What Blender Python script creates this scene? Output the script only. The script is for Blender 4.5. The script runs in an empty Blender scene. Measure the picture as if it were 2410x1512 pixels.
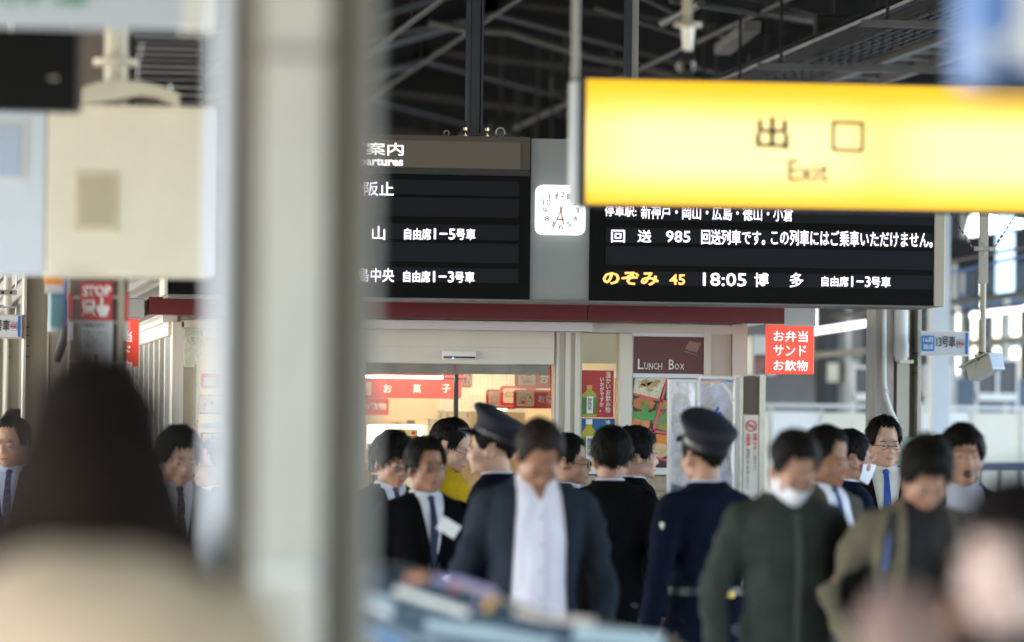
import bpy, bmesh, math, random
from mathutils import Vector, Matrix, noise as mnoise
R = math.radians
random.seed(7)
scene = bpy.context.scene
COL = scene.collection

# ------------------------------------------------------------------ camera
FP = 11000.0            # focal length in reference pixels (picture 2410 x 1512)
CZ = 1.6
YAW, ROLL = R(8.05), R(0.62)
PITCH = math.atan(304 / FP)
fw = Vector((math.sin(YAW) * math.cos(PITCH), math.cos(YAW) * math.cos(PITCH), math.sin(PITCH)))
rt0 = Vector((math.cos(YAW), -math.sin(YAW), 0))
up0 = rt0.cross(fw)
rt = rt0 * math.cos(ROLL) + up0 * math.sin(ROLL)
up = up0 * math.cos(ROLL) - rt0 * math.sin(ROLL)
cam_d = bpy.data.cameras.new('camera')
cam = bpy.data.objects.new('camera', cam_d)
COL.objects.link(cam)
m = Matrix.Identity(4)
for i in range(3):
    m[i][0], m[i][1], m[i][2] = rt[i], up[i], -fw[i]
m[0][3], m[1][3], m[2][3] = 0, 0, CZ
cam.matrix_world = m
cam_d.sensor_width = 36
cam_d.lens = FP / 2410 * 36
cam_d.clip_start = 0.5
cam_d.clip_end = 2000
cam_d.dof.use_dof = True
cam_d.dof.focus_distance = 24.6
cam_d.dof.aperture_fstop = (cam_d.lens / 1000) / 0.095
cam_d.dof.aperture_blades = 0
scene.camera = cam

# ------------------------------------------------------------------ world, sun, exposure
SUN_EL, SUN_AZ = R(42), R(282)      # azimuth clockwise from +Y: sun stands to the left and behind
world = bpy.data.worlds.new('World')
scene.world = world
world.use_nodes = True
nt = world.node_tree
sky = nt.nodes.new('ShaderNodeTexSky')
sky.sky_type = 'NISHITA'
sky.sun_disc = False
sky.sun_elevation = SUN_EL
sky.sun_rotation = SUN_AZ
nt.links.new(sky.outputs[0], nt.nodes['Background'].inputs[0])
nt.nodes['Background'].inputs[1].default_value = 0.15
sun_d = bpy.data.lights.new('sun', 'SUN')
sun_d.energy = 4.0
sun_d.angle = R(0.5)
sun_d.color = (1.0, 0.95, 0.88)
sun = bpy.data.objects.new('sun', sun_d)
COL.objects.link(sun)
sd = Vector((math.sin(SUN_AZ) * math.cos(SUN_EL), math.cos(SUN_AZ) * math.cos(SUN_EL), math.sin(SUN_EL)))
sun.rotation_euler = (-sd).to_track_quat('-Z', 'Y').to_euler()
sun.location = (0, 0, 30)
scene.view_settings.view_transform = 'Standard'
scene.view_settings.look = 'None'
scene.view_settings.exposure = 2.9
scene.view_settings.gamma = 1
scene.view_settings.use_curve_mapping = False
scene.cycles.max_bounces = 10
scene.cycles.diffuse_bounces = 5
scene.cycles.sample_clamp_indirect = 6

# ------------------------------------------------------------------ helpers
def W(u, v, Y):
    """world point where the picture position (u, v) meets the plane at distance Y"""
    d = fw + rt * ((u - 1205) / FP) + up * ((756 - v) / FP)
    return Vector((0, 0, CZ)) + d * (Y / d.y)

def WX(u, Y, v=900): return W(u, v, Y).x
def WZ(v, Y, u=1205): return W(u, v, Y).z

def rect(u0, v0, u1, v1, Y):
    um, vm = (u0 + u1) / 2, (v0 + v1) / 2
    return W(u0, vm, Y).x, W(u1, vm, Y).x, W(um, v1, Y).z, W(um, v0, Y).z

MATS = {}
def M(name, col=(.5, .5, .5), rough=.5, metal=0., var=.12, scale=5., bump=0., emit=0., ecol=None, coat=0., streak=0., spec=.5):
    if name in MATS: return MATS[name]
    mt = bpy.data.materials.new(name)
    mt.use_nodes = True
    n = mt.node_tree; p = n.nodes['Principled BSDF']; L = n.links.new
    p.inputs['Roughness'].default_value = rough
    p.inputs['Metallic'].default_value = metal
    p.inputs['Specular IOR Level'].default_value = spec
    p.inputs['Coat Weight'].default_value = coat
    p.inputs['Base Color'].default_value = (*col, 1)
    if var or bump:
        tc = n.nodes.new('ShaderNodeTexCoord')
        nz = n.nodes.new('ShaderNodeTexNoise'); nz.inputs['Scale'].default_value = scale
        nz.inputs['Detail'].default_value = 5; nz.inputs['Roughness'].default_value = .6
        mp = n.nodes.new('ShaderNodeMapping')
        mp.inputs['Scale'].default_value = (1, 1, 1 - .8 * streak)
        L(tc.outputs['Object'], mp.inputs[0]); L(mp.outputs[0], nz.inputs['Vector'])
        rp = n.nodes.new('ShaderNodeMapRange')
        rp.inputs[1].default_value = .3; rp.inputs[2].default_value = .7
        rp.inputs[3].default_value = 1 - var; rp.inputs[4].default_value = 1 + var * .6
        L(nz.outputs[0], rp.inputs[0])
        vm_ = n.nodes.new('ShaderNodeVectorMath'); vm_.operation = 'SCALE'
        vm_.inputs[0].default_value = col
        L(rp.outputs[0], vm_.inputs['Scale']); L(vm_.outputs[0], p.inputs['Base Color'])
        rr = n.nodes.new('ShaderNodeMapRange')
        rr.inputs[3].default_value = max(rough - .08, .03); rr.inputs[4].default_value = min(rough + .1, 1)
        L(nz.outputs[0], rr.inputs[0]); L(rr.outputs[0], p.inputs['Roughness'])
        if bump:
            nb = n.nodes.new('ShaderNodeTexNoise'); nb.inputs['Scale'].default_value = scale * 6
            nb.inputs['Detail'].default_value = 3
            L(mp.outputs[0], nb.inputs['Vector'])
            b = n.nodes.new('ShaderNodeBump'); b.inputs['Strength'].default_value = bump; b.inputs['Distance'].default_value = .01
            L(nb.outputs[0], b.inputs['Height']); L(b.outputs[0], p.inputs['Normal'])
    if emit:
        p.inputs['Emission Color'].default_value = (*(ecol or col), 1)
        p.inputs['Emission Strength'].default_value = emit
    MATS[name] = mt
    return mt

def glass_mat(name, tint=(.9, .95, .95), refl=.9):
    if name in MATS: return MATS[name]
    mt = bpy.data.materials.new(name); mt.use_nodes = True
    n = mt.node_tree; L = n.links.new
    n.nodes.remove(n.nodes['Principled BSDF'])
    t = n.nodes.new('ShaderNodeBsdfTransparent'); t.inputs[0].default_value = (*tint, 1)
    g = n.nodes.new('ShaderNodeBsdfGlossy'); g.inputs['Roughness'].default_value = .02
    g.inputs[0].default_value = (refl, refl, refl, 1)
    f = n.nodes.new('ShaderNodeFresnel'); f.inputs[0].default_value = 1.5
    mx = n.nodes.new('ShaderNodeMixShader')
    L(f.outputs[0], mx.inputs[0]); L(t.outputs[0], mx.inputs[1]); L(g.outputs[0], mx.inputs[2])
    L(mx.outputs[0], n.nodes['Material Output'].inputs[0])
    MATS[name] = mt
    return mt

ORG = {}
TSC = bpy.data.scenes.new('scratch')
def evaluated_mesh(o):
    TSC.collection.objects.link(o)
    vl = TSC.view_layers[0]; vl.update()
    me = bpy.data.meshes.new_from_object(o.evaluated_get(vl.depsgraph))
    bpy.data.objects.remove(o)
    return me
def thing(name, label, cat, loc=(0, 0, 0), group=None, rotz=0, kind=None):
    o = bpy.data.objects.new(name, None)
    COL.objects.link(o)
    o.location = loc; o.rotation_euler = (0, 0, rotz)
    o['label'] = label; o['category'] = cat
    if group: o['group'] = group
    if kind: o['kind'] = kind
    ORG[o.name] = Vector(loc)
    return o

def tag(o, label=None, cat=None, group=None, kind=None):
    if label: o['label'] = label
    if cat: o['category'] = cat
    if group: o['group'] = group
    if kind: o['kind'] = kind
    return o

class MB:
    def __init__(s): s.bm = bmesh.new()
    def box(s, x0, x1, y0, y1, z0, z1, bev=0):
        if bev:
            t = bmesh.new(); bmesh.ops.create_cube(t, size=1)
            for v in t.verts:
                v.co = Vector((x0 + (v.co.x + .5) * (x1 - x0), y0 + (v.co.y + .5) * (y1 - y0), z0 + (v.co.z + .5) * (z1 - z0)))
            bmesh.ops.bevel(t, geom=list(t.edges), offset=bev, segments=2, affect='EDGES', profile=.5)
            me = bpy.data.meshes.new('tmp'); t.to_mesh(me); t.free(); s.bm.from_mesh(me); bpy.data.meshes.remove(me)
            return s
        vs = [s.bm.verts.new((x, y, z)) for z in (z0, z1) for x, y in ((x0, y0), (x1, y0), (x1, y1), (x0, y1))]
        for f in ((0, 3, 2, 1), (4, 5, 6, 7), (0, 1, 5, 4), (1, 2, 6, 5), (2, 3, 7, 6), (3, 0, 4, 7)):
            s.bm.faces.new([vs[i] for i in f])
        return s
    def fb(s, u0, v0, u1, v1, Y, th, off=0, bev=0):
        """box whose front face fills a picture rectangle at distance Y, off metres proud of it"""
        x0, x1, z0, z1 = rect(u0, v0, u1, v1, Y)
        return s.box(x0, x1, Y - off, Y - off + th, z0, z1, bev)
    def tube(s, pts, r, seg=10, cap=True):
        pts = [Vector(p) for p in pts]
        rs = r if isinstance(r, (list, tuple)) else [r] * len(pts)
        rings = []
        for i, p in enumerate(pts):
            d = (pts[min(i + 1, len(pts) - 1)] - pts[max(i - 1, 0)]).normalized()
            a = d.cross(Vector((0, 0, 1)) if abs(d.z) < .9 else Vector((1, 0, 0))).normalized(); b = d.cross(a)
            rings.append([s.bm.verts.new(p + (a * math.cos(t) + b * math.sin(t)) * rs[i]) for t in [2 * math.pi * k / seg for k in range(seg)]])
        for i in range(len(rings) - 1):
            for k in range(seg):
                s.bm.faces.new((rings[i][k], rings[i][(k + 1) % seg], rings[i + 1][(k + 1) % seg], rings[i + 1][k]))
        if cap:
            s.bm.faces.new(rings[0][::-1]); s.bm.faces.new(rings[-1])
        return s
    def loft(s, rings, cap=True):
        R_ = [[s.bm.verts.new(p) for p in r] for r in rings]
        n = len(R_[0])
        for i in range(len(R_) - 1):
            for k in range(n):
                s.bm.faces.new((R_[i][k], R_[i][(k + 1) % n], R_[i + 1][(k + 1) % n], R_[i + 1][k]))
        if cap:
            s.bm.faces.new(R_[0][::-1]); s.bm.faces.new(R_[-1])
        return s
    def ell(s, c, r, rot=None, sub=2):
        mt = Matrix.Translation(c) @ (rot.to_4x4() if rot else Matrix.Identity(4)) @ Matrix.Diagonal((*r, 1))
        bmesh.ops.create_icosphere(s.bm, subdivisions=sub, radius=1, matrix=mt)
        return s
    def beam(s, a, b, w, h):
        """rectangular bar from a to b, width w across, height h"""
        a, b = Vector(a), Vector(b); d = (b - a).normalized()
        sx = d.cross(Vector((0, 0, 1))) if abs(d.z) < .95 else Vector((1, 0, 0)); sx.normalize(); sz = sx.cross(d)
        vs = []
        for p in (a, b):
            for i, j in ((-1, -1), (1, -1), (1, 1), (-1, 1)):
                vs.append(s.bm.verts.new(p + sx * (i * w / 2) + sz * (j * h / 2)))
        for f in ((0, 1, 2, 3), (7, 6, 5, 4), (0, 4, 5, 1), (1, 5, 6, 2), (2, 6, 7, 3), (3, 7, 4, 0)):
            s.bm.faces.new([vs[i] for i in f])
        return s
    def ibeam(s, a, b, w, h, t=.015):
        a, b = Vector(a), Vector(b)
        z = Vector((0, 0, h / 2))
        s.beam(a - z, b - z, w, t); s.beam(a + z, b + z, w, t); s.beam(a, b, t * .8, h - 2.2 * t)
        return s
    def poly(s, pts, Y, th=.004):
        """flat outline in the x-z plane at depth Y, th thick"""
        f = [s.bm.verts.new((x, Y, z)) for x, z in pts]
        b = [s.bm.verts.new((x, Y + th, z)) for x, z in pts]
        s.bm.faces.new(f); s.bm.faces.new(b[::-1])
        n = len(f)
        for i in range(n): s.bm.faces.new((f[i], b[i], b[(i + 1) % n], f[(i + 1) % n]))
        return s
    def rrect(s, u0, v0, u1, v1, Y, off, th, r=.2):
        x0, x1, z0, z1 = rect(u0, v0, u1, v1, Y)
        q = r * min(x1 - x0, z1 - z0); pts = []
        for cx, cz, a0 in ((x1 - q, z1 - q, 0), (x0 + q, z1 - q, 90), (x0 + q, z0 + q, 180), (x1 - q, z0 + q, 270)):
            for k in range(6):
                a = R(a0 + k * 18); pts.append((cx + q * math.cos(a), cz + q * math.sin(a)))
        return s.poly(pts, Y - off, th)
    def disc(s, u, v, rpx, Y, off, th=.003, seg=24, ring=None):
        c = W(u, v, Y); r = rpx * Y / FP
        if ring is None:
            return s.poly([(c.x + r * math.cos(2 * math.pi * k / seg), c.z + r * math.sin(2 * math.pi * k / seg)) for k in range(seg)], Y - off, th)
        q = ring * Y / FP
        for k in range(seg):
            a, b = 2 * math.pi * k / seg, 2 * math.pi * (k + 1) / seg
            s.poly([(c.x + rr * math.cos(t), c.z + rr * math.sin(t)) for rr, t in ((r, a), (r, b), (q, b), (q, a))], Y - off, th)
        return s
    def line(s, u0, v0, u1, v1, wpx, Y, off, th=.003):
        a, b = W(u0, v0, Y), W(u1, v1, Y); w = wpx * Y / FP / 2
        d = Vector((b.x - a.x, b.z - a.z)).normalized(); n_ = Vector((-d.y, d.x)) * w
        return s.poly([(a.x + n_.x, a.z + n_.y), (a.x - n_.x, a.z - n_.y), (b.x - n_.x, b.z - n_.y), (b.x + n_.x, b.z + n_.y)], Y - off, th)
    def build(s, name, mat, parent=None, smooth=False, local=False, org=None):
        bmesh.ops.recalc_face_normals(s.bm, faces=s.bm.faces)
        o0 = Vector((0, 0, 0))
        loc = Vector((0, 0, 0))
        if parent is not None and not local:
            o0 = ORG.get(parent.name, Vector((0, 0, 0)))
        elif parent is None:
            if org is None:
                cs = [v.co for v in s.bm.verts]
                org = (sum((c.x for c in cs)) / len(cs), sum((c.y for c in cs)) / len(cs), min(c.z for c in cs))
            o0 = loc = Vector(org)
        if o0.length: bmesh.ops.translate(s.bm, verts=s.bm.verts, vec=-o0)
        me = bpy.data.meshes.new(name); s.bm.to_mesh(me); s.bm.free()
        if smooth:
            me.polygons.foreach_set('use_smooth', [True] * len(me.polygons))
        o = bpy.data.objects.new(name, me); COL.objects.link(o)
        me.materials.append(mat)
        if parent is not None: o.parent = parent
        o.location = loc
        ORG[o.name] = o0
        return o

ORD = 'first second third fourth fifth sixth seventh eighth ninth tenth eleventh twelfth thirteenth fourteenth'.split()
def text(s, u0, v0, u1, v1, Y, off, mat, parent, bold=.012, name='lettering', ext=.001, vertical=False):
    x0, x1, z0, z1 = rect(u0, v0, u1, v1, Y)
    return textm(s, x0, x1, z0, z1, Y - off, mat, parent, bold, name, ext, vertical)

def textm(s, x0, x1, z0, z1, y, mat, parent, bold=.012, name='lettering', ext=.001, vertical=False):
    c = bpy.data.curves.new('t', 'FONT'); c.body = '\n'.join(s) if vertical else s
    c.offset = bold; c.resolution_u = 2; c.extrude = 0
    if vertical: c.space_line = .95; c.align_x = 'CENTER'
    o = bpy.data.objects.new('t', c)
    me = evaluated_mesh(o); bpy.data.curves.remove(c)
    xs = [v.co.x for v in me.vertices]; ys = [v.co.y for v in me.vertices]
    ax, bx, ay, by = min(xs), max(xs), min(ys), max(ys)
    o0 = ORG.get(parent.name, Vector((0, 0, 0))) if parent else Vector((0, 0, 0))
    for v in me.vertices:
        X = x0 + (v.co.x - ax) / max(bx - ax, 1e-6) * (x1 - x0)
        Z = z0 + (v.co.y - ay) / max(by - ay, 1e-6) * (z1 - z0)
        v.co = Vector((X, y, Z)) - o0
    me.materials.clear(); me.materials.append(mat)
    o = bpy.data.objects.new(name, me); COL.objects.link(o)
    if parent: o.parent = parent
    ORG[o.name] = o0
    return o

def dup(o, loc, label=None):
    c = o.copy(); COL.objects.link(c); c.location = loc
    if label: c['label'] = label
    for ch in o.children:
        d = ch.copy(); COL.objects.link(d); d.parent = c
        for g in ch.children:
            e = g.copy(); COL.objects.link(e); e.parent = d
    return c

# ------------------------------------------------------------------ materials
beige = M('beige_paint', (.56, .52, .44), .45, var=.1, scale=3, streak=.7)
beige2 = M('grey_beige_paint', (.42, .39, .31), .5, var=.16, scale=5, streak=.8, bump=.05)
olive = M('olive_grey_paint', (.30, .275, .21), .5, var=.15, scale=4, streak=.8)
white = M('white_paint', (.75, .75, .73), .4, var=.08, scale=4, streak=.6)
offw = M('off_white_panel', (.62, .6, .56), .45, var=.06, scale=2)
dkblue = M('dark_blue_steel', (.02, .028, .045), .35, var=.2, scale=8)
dksteel = M('dark_grey_steel', (.03, .029, .026), .6, var=.3, scale=4)
grsteel = M('grey_steel', (.16, .155, .145), .5, var=.2, scale=4)
ltsteel = M('light_steel', (.42, .41, .38), .4, metal=.3, var=.2, scale=6)
galv = M('galvanised_steel', (.5, .5, .48), .35, metal=.7, var=.2, scale=14)
black = M('black_plastic', (.012, .013, .015), .35, var=.1)
redf = M('dark_red_enamel', (.13, .009, .011), .4, var=.1, scale=2, streak=.5)
redsign = M('red_sign', (.62, .022, .016), .4, var=.04)
concrete = M('platform_concrete', (.36, .35, .33), .8, var=.2, scale=1.5, bump=.2)

# ------------------------------------------------------------------ ground, platforms, track
g = MB(); g.box(-300, 400, -200, 900, -1.3, -1.25)
tag(g.build('ground', M('track_ballast', (.22, .2, .17), .95, var=.3, scale=3, bump=.5), org=(0, 0, -1.3)), kind='structure')
p = MB(); p.box(-2.6, 10.6, -18, 140, -1.25, 0)
tag(p.build('platform', concrete, org=(4, 40, -1.25)), kind='structure')
p = MB(); p.box(16.5, 26, -18, 160, -1.25, 0)
tag(p.build('opposite_platform', concrete, org=(20, 40, -1.25)), kind='structure')
for i, x in enumerate((-2.35, 10.35)):
    mb = MB(); mb.box(x - .2, x + .2, -18, 140, .001, .008)
    tag(mb.build('tactile_strip', M('yellow_tactile', (.6, .4, .05), .7, var=.2, scale=9, bump=.4)), kind='structure')

# ------------------------------------------------------------------ station roof
RX, RZ, SL = 4.9, 5.0, .235
XL, XR = -4.2, 10.9
def rz(x): return RZ - SL * abs(x - RX)
roof = thing('platform_roof', 'dark pitched steel roof over the whole platform', 'roof', (RX, 40, 5))
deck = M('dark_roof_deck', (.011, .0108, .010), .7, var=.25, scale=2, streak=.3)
for sx, xe in ((-1, XL), (1, XR)):
    a = MB()
    n = 60                                  # ribbed sheet: ridges run down the slope
    for k in range(310):
        y0 = -18 + k * .5
        a.beam((RX, y0 + .25, RZ + .82), (xe, y0 + .25, rz(xe) + .82), .50, .03)
        a.beam((RX, y0 + .25, RZ + .79), (xe, y0 + .25, rz(xe) + .79), .16, .03)
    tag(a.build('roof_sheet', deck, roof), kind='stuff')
frY = [36 + 4.5 * k for k in range(-12, 22)]
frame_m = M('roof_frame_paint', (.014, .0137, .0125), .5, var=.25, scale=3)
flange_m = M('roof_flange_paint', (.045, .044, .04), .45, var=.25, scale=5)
for y in frY:
    a = MB(); b = MB()
    for xe in (XL, XR):
        a.beam((RX, y, RZ + .28), (xe, y, rz(xe) + .28), .02, .54)
        a.beam((RX, y, RZ + .56), (xe, y, rz(xe) + .56), .2, .02)
        b.beam((RX, y, RZ), (xe, y, rz(xe)), .2, .022)
    for dx in (-.02, .02):
        b.box(RX + dx - .11, RX + dx + .11, y - .008, y + .008, RZ - .02, RZ + .3)
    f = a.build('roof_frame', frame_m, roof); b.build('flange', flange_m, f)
for k in range(13):                         # purlins along the platform
    for s in (-1, 1):
        x = RX + s * (.3 + k * .72)
        if x < XL or x > XR: continue
        a = MB(); a.box(x - .03, x + .03, -18, 137, rz(x) + .60, rz(x) + .74)
        a.build('purlin', dksteel, roof)
for i, y in enumerate(frY[:-1]):            # bracing in the roof plane
    a = MB(); s = 1 if i % 2 else -1
    x0, x1 = RX - .1, RX - 3.2
    a.beam((x0, y, rz(x0) - .03), (x1, y + 4.5, rz(x1) - .03), .16, .012)
    a.build('brace', M('brace_paint', (.075, .078, .078), .5, var=.2) if i in (12, 13) else dksteel, roof)
    a = MB(); x1 = RX + 3.2
    a.beam((RX + .1, y + 4.5, rz(RX + .1) + .1), (x1, y, rz(x1) + .1), .05, .05)
    a.build('brace', dksteel, roof)

# conduit pipe under the first frames
o = MB()
o.tube([W(1010, 52, 35.6), W(1105, 72, 35.5), W(1195, 75, 35.5), W(1290, 104, 35.5), W(1385, 132, 35.5), W(1480, 150, 35.5), W(1650, 196, 35.5), W(1800, 240, 35.5)], .03, 8)
tag(o.build('flexible_conduit', M('conduit_cream', (.17, .16, .135), .6, var=.2, scale=60)), 'pale ribbed conduit curving beneath the nearest roof frame', 'conduit')

# hanging cable ladder and mesh tray
LY0, LY1, LZ = 23, 60, 4.15
xa, xb = WX(1868, 32, 187), WX(1989, 32, 187)
lad = thing('cable_ladder', 'long cable ladder with pale rungs hung under the roof at right', 'cable ladder', (xa, 40, LZ))
for x in (xa, xb):
    a = MB(); a.box(x - .03, x + .03, LY0, LY1, LZ - .06, LZ + .06); a.build('rail', M('ladder_rail', (.2, .19, .175), .4, .3, var=.2), lad)
me = None
for k in range(70):
    y = LY0 + .3 + k * .5
    if me is None:
        a = MB(); a.box(xa + .03, xb - .03, y - .02, y + .02, LZ - .02, LZ + .02); ru = a.build('rung', galv, lad); me = ru; ORGY = y
    else:
        c = me.copy(); COL.objects.link(c); c.location = (0, y - ORGY, 0)
x0, x1 = WX(1725, 32, 187), WX(1850, 32, 187)
tray = thing('mesh_cable_tray', 'dark perforated cable tray hung beside the cable ladder', 'cable tray', (x0, 40, LZ))
a = MB(); a.box(x0, x1, LY0, LY1, LZ - .01, LZ)
for x in (x0, x1): a.box(x - .01, x + .01, LY0, LY1, LZ, LZ + .12)
a.build('tray_body', M('tray_mesh', (.02, .022, .024), .5, var=.5, scale=40), tray)
a = MB()
for k in range(120):
    y = LY0 + .1 + k * .3
    a.box(x0 + .02, x1 - .02, y, y + .02, LZ - .03, LZ - .012)
for k in range(6):
    x = x0 + (x1 - x0) * (k + .5) / 6; a.box(x - .008, x + .008, LY0, LY1, LZ - .03, LZ - .012)
tag(a.build('mesh_wire', M('mesh_grey', (.06, .062, .065), .5), tray), kind='stuff')
a = MB(); a.tube([(x0 - .05, 24, LZ + .07), (x0 + .1, 60, LZ + .07)], .03)
a.build('cable', black, tray)
lab = 'dark horizontal hanger bar under the cable ladder with its two drop rods'
for i, y in enumerate([26.2, 29.3, 32.4, 36, 40, 44.5, 49]):
    hb = thing('ladder_hanger', 'dark hanger bar with two drop rods under the cable ladder, %s from the front' % ORD[i], 'hanger', (xa, y, LZ), group='hangers carrying the cable ladder')
    a = MB(); a.box(x0 - .35, xb + .3, y - .02, y + .02, LZ - .1, LZ - .06); a.build('crossbar', grsteel, hb)
    for x in (x0 - .2, x1 + .05, xb + .1):
        a = MB(); a.tube([(x, y, LZ - .1), (x, y, rz(x) + .45)], .011, 6); a.build('drop_rod', dksteel, hb)
for i, (u, Y) in enumerate(((1656, 33), (1686, 34), (1741, 31), (1300, 39), (1226, 41), (1360, 38))):
    a = MB(); q = W(u, 200, Y)
    a.tube([(q.x, Y, 3.4), (q.x, Y, rz(q.x) + .4)], .012, 6)
    tag(a.build('drop_rod', dksteel), 'thin dark threaded rod hanging alone ' + ['above the yellow sign, left one of three', 'above the yellow sign, middle of three', 'above the yellow sign, right one of three', 'above the clock, middle of three', 'above the clock, leftmost of three', 'above the clock, rightmost of three'][i], 'rod', 'single rods hanging from the roof')

# junction boxes and pipework in the dark roof space, each one seen between the frames
jb = [(1640, 40, 34, .10), (1960, 60, 30, .12), (1180, 300, 40, .1), (1330, 200, 38, .12), (1800, 150, 33, .12)]
for i, (u, v, Y, s) in enumerate(jb):
    q = W(u, v, Y); a = MB(); a.box(q.x - s, q.x + s, Y - .06, Y + .06, q.z - s * .5, q.z + s * .5, .01)
    a.tube([(q.x, Y, q.z + s * .5), (q.x, Y, rz(q.x) + .4)], .015, 6)
    tag(a.build('junction_box', dksteel), 'small grey junction box in the dark roof, ' + ['just right of the dome camera', 'near the top right cable ladder', 'close above the left board end', 'above the clock panel', 'just above the yellow sign middle'][i], 'junction box', 'junction boxes in the roof space')
def Q(u0, v0, Y0, u1, v1, Y1): return W(u0, v0, Y0), W(u1, v1, Y1)
for nm, a0, r_, mt_, lb in (
    ('thin_rail', Q(1400, 18, 33, 1640, 95, 33), .02, grsteel, 'thin pale rail crossing the roof space above the yellow sign'),
    ('diagonal_rod', Q(1500, -10, 30, 1715, 95, 34), .016, grsteel, 'slim pale diagonal rod in the roof above the yellow sign'),
    ('lamp_rail', Q(1560, 55, 31, 1650, 8, 29), .03, grsteel, 'short grey rail rising behind the hanging camera pole'),
    ('roof_pipe', Q(1580, 0, 30, 2000, 62, 31), .03, grsteel, 'grey pipe running across the top right roof space')):
    a = MB(); a.tube([a0[0], a0[1]], r_, 8); tag(a.build(nm, mt_), lb, nm.split('_')[-1])
# short fluorescent housing in the roof, unlit
a = MB(); q0, q1 = W(1690, 75, 34), W(1830, 60, 31)
a.beam(W(1700, 118, 34), W(1770, 62, 31), .12, .07)
tag(a.build('lamp_housing', M('lamp_housing_grey', (.3, .29, .27), .5)), 'short white unlit lamp housing hung in the roof above the yellow sign', 'lamp')

for i in range(11):                         # thin services running along the roof
    x = -2.6 + i * 1.25 + .2 * math.sin(i * 7); z = rz(x) - .12 - .1 * (i % 3)
    a = MB(); a.tube([(x, 28, z), (x, 70, z)], .014 + .008 * (i % 2), 6)
    for y in range(30, 70, 3): a.tube([(x, y, z), (x, y, rz(x) + .5)], .006, 4)
    tag(a.build('service_pipe', M('service_grey', (.07, .068, .064), .6)), 'thin service pipe with fine drop wires under the roof, %s from the left' % ORD[i], 'pipe')
# ------------------------------------------------------------------ columns that carry the roof
def hcol(mb, x, y, w, d, z1, t=.016, rot=False):
    if rot:
        mb.box(x - w / 2, x + w / 2, y - t / 2, y + t / 2, 0, z1)
        for s in (-1, 1): mb.box(x + s * w / 2 - t / 2, x + s * w / 2 + t / 2, y - d / 2, y + d / 2, 0, z1)
    else:
        mb.box(x - t / 2, x + t / 2, y - d / 2 + t, y + d / 2 - t, 0, z1)
        for s in (-1, 1): mb.box(x - w / 2, x + w / 2, y + s * (d / 2 - t / 2) - t / 2, y + s * (d / 2 - t / 2) + t / 2, 0, z1)

# right column with drain pipe, conduit and car sign
YC = 26.2
cx0, cx1 = WX(2060, YC), WX(2167, YC)
rc = thing('roof_column', 'grey beige steel column with drain pipe right of the red lunch sign', 'column', ((cx0 + cx1) / 2, YC, 0))
pinkp = M('worn_pinkish_paint', (.47, .41, .38), .55, var=.22, scale=9, streak=.6, bump=.1)
def vb(mb, u0, u1, Y, off, th, z0=0, z1=None, v=900, bev=0):
    xx0, xx1 = WX(u0, Y, v), WX(u1, Y, v)
    if z1 is None: z1 = 3.3
    return mb.box(xx0, xx1, Y - off, Y - off + th, z0, z1, bev)
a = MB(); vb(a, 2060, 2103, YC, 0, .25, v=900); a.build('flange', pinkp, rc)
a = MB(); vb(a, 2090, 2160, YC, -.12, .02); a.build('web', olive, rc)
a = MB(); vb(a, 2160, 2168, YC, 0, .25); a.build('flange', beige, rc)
a = MB(); vb(a, 2113, 2142, YC, -.02, .1); a.build('cover_strip', beige, rc)
a = MB(); q = W(2120, 760, YC)
a.tube([(q.x, YC - .01, 2.23), (q.x, YC - .01, 3.28)], .041, 20); a.tube([(q.x, YC - .01, 2.16), (q.x, YC - .01, 2.24)], .045, 20)
a.tube([(q.x, YC - .01, 2.13), (q.x, YC - .01, 2.16)], .036, 20)
a.build('drain_pipe', white, rc, smooth=False)
a = MB(); pts = [W(2081, v, YC - .03) for v in (640, 760, 860, 900)] + [W(2086, 935, YC - .03), W(2096, 965, YC - .03), W(2110, 995, YC - .03), W(2118, 1040, YC - .03)]
pts[0].z = 3.28
a.tube(pts, .0135, 10); a.build('conduit', white, rc, smooth=True)
for v, u0, u1 in ((852, 2112, 2146), (921, 2078, 2088)):
    a = MB(); a.fb(u0, v - 4, u1, v + 4, YC, .02, .05); a.build('pipe_clip', galv, rc)
for v in (832, 855, 878):
    a = MB(); a.fb(2154, v - 2, 2160, v + 2, YC, .06, 0); a.build('bolt', dksteel, rc)
a = MB(); vb(a, 2130, 2137, YC, .003, .003, z0=WZ(1078, YC, 2130), z1=WZ(1070, YC, 2130)); a.build('sticker', M('teal_dot', (.1, .5, .55), .5, var=0), rc)
for X_, y0_, lb_ in ((cx0 + .12, 24, 'dark longitudinal girder resting on the right column, hidden behind the board'), (WX(85, 25.8), 24, 'dark longitudinal girder over the left row of columns')):
    a = MB(); a.ibeam((X_, y0_, 3.45), (X_, 60, 3.45), .2, .28); tag(a.build('girder', dksteel), lb_, 'girder')
# perforated speaker box on the column foot
sp = thing('speaker_box', 'pale green perforated speaker box low on the right column', 'speaker', (WX(2150, 25.9), 25.9, 1.2))
a = MB(); a.fb(2112, 1029, 2172, 1130, 25.9, .1, bev=.008); a.build('case', M('pale_green_case', (.42, .5, .42), .5), sp)
a = MB()
for i in range(8):
    for j in range(8):
        if (i - 3.5) ** 2 + (j - 3.5) ** 2 < 16: a.disc(2133 + i * 4, 1050 + j * 5, 1.2, 25.9, .002, seg=6)
tag(a.build('speaker_hole', black, sp), kind='stuff')

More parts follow.
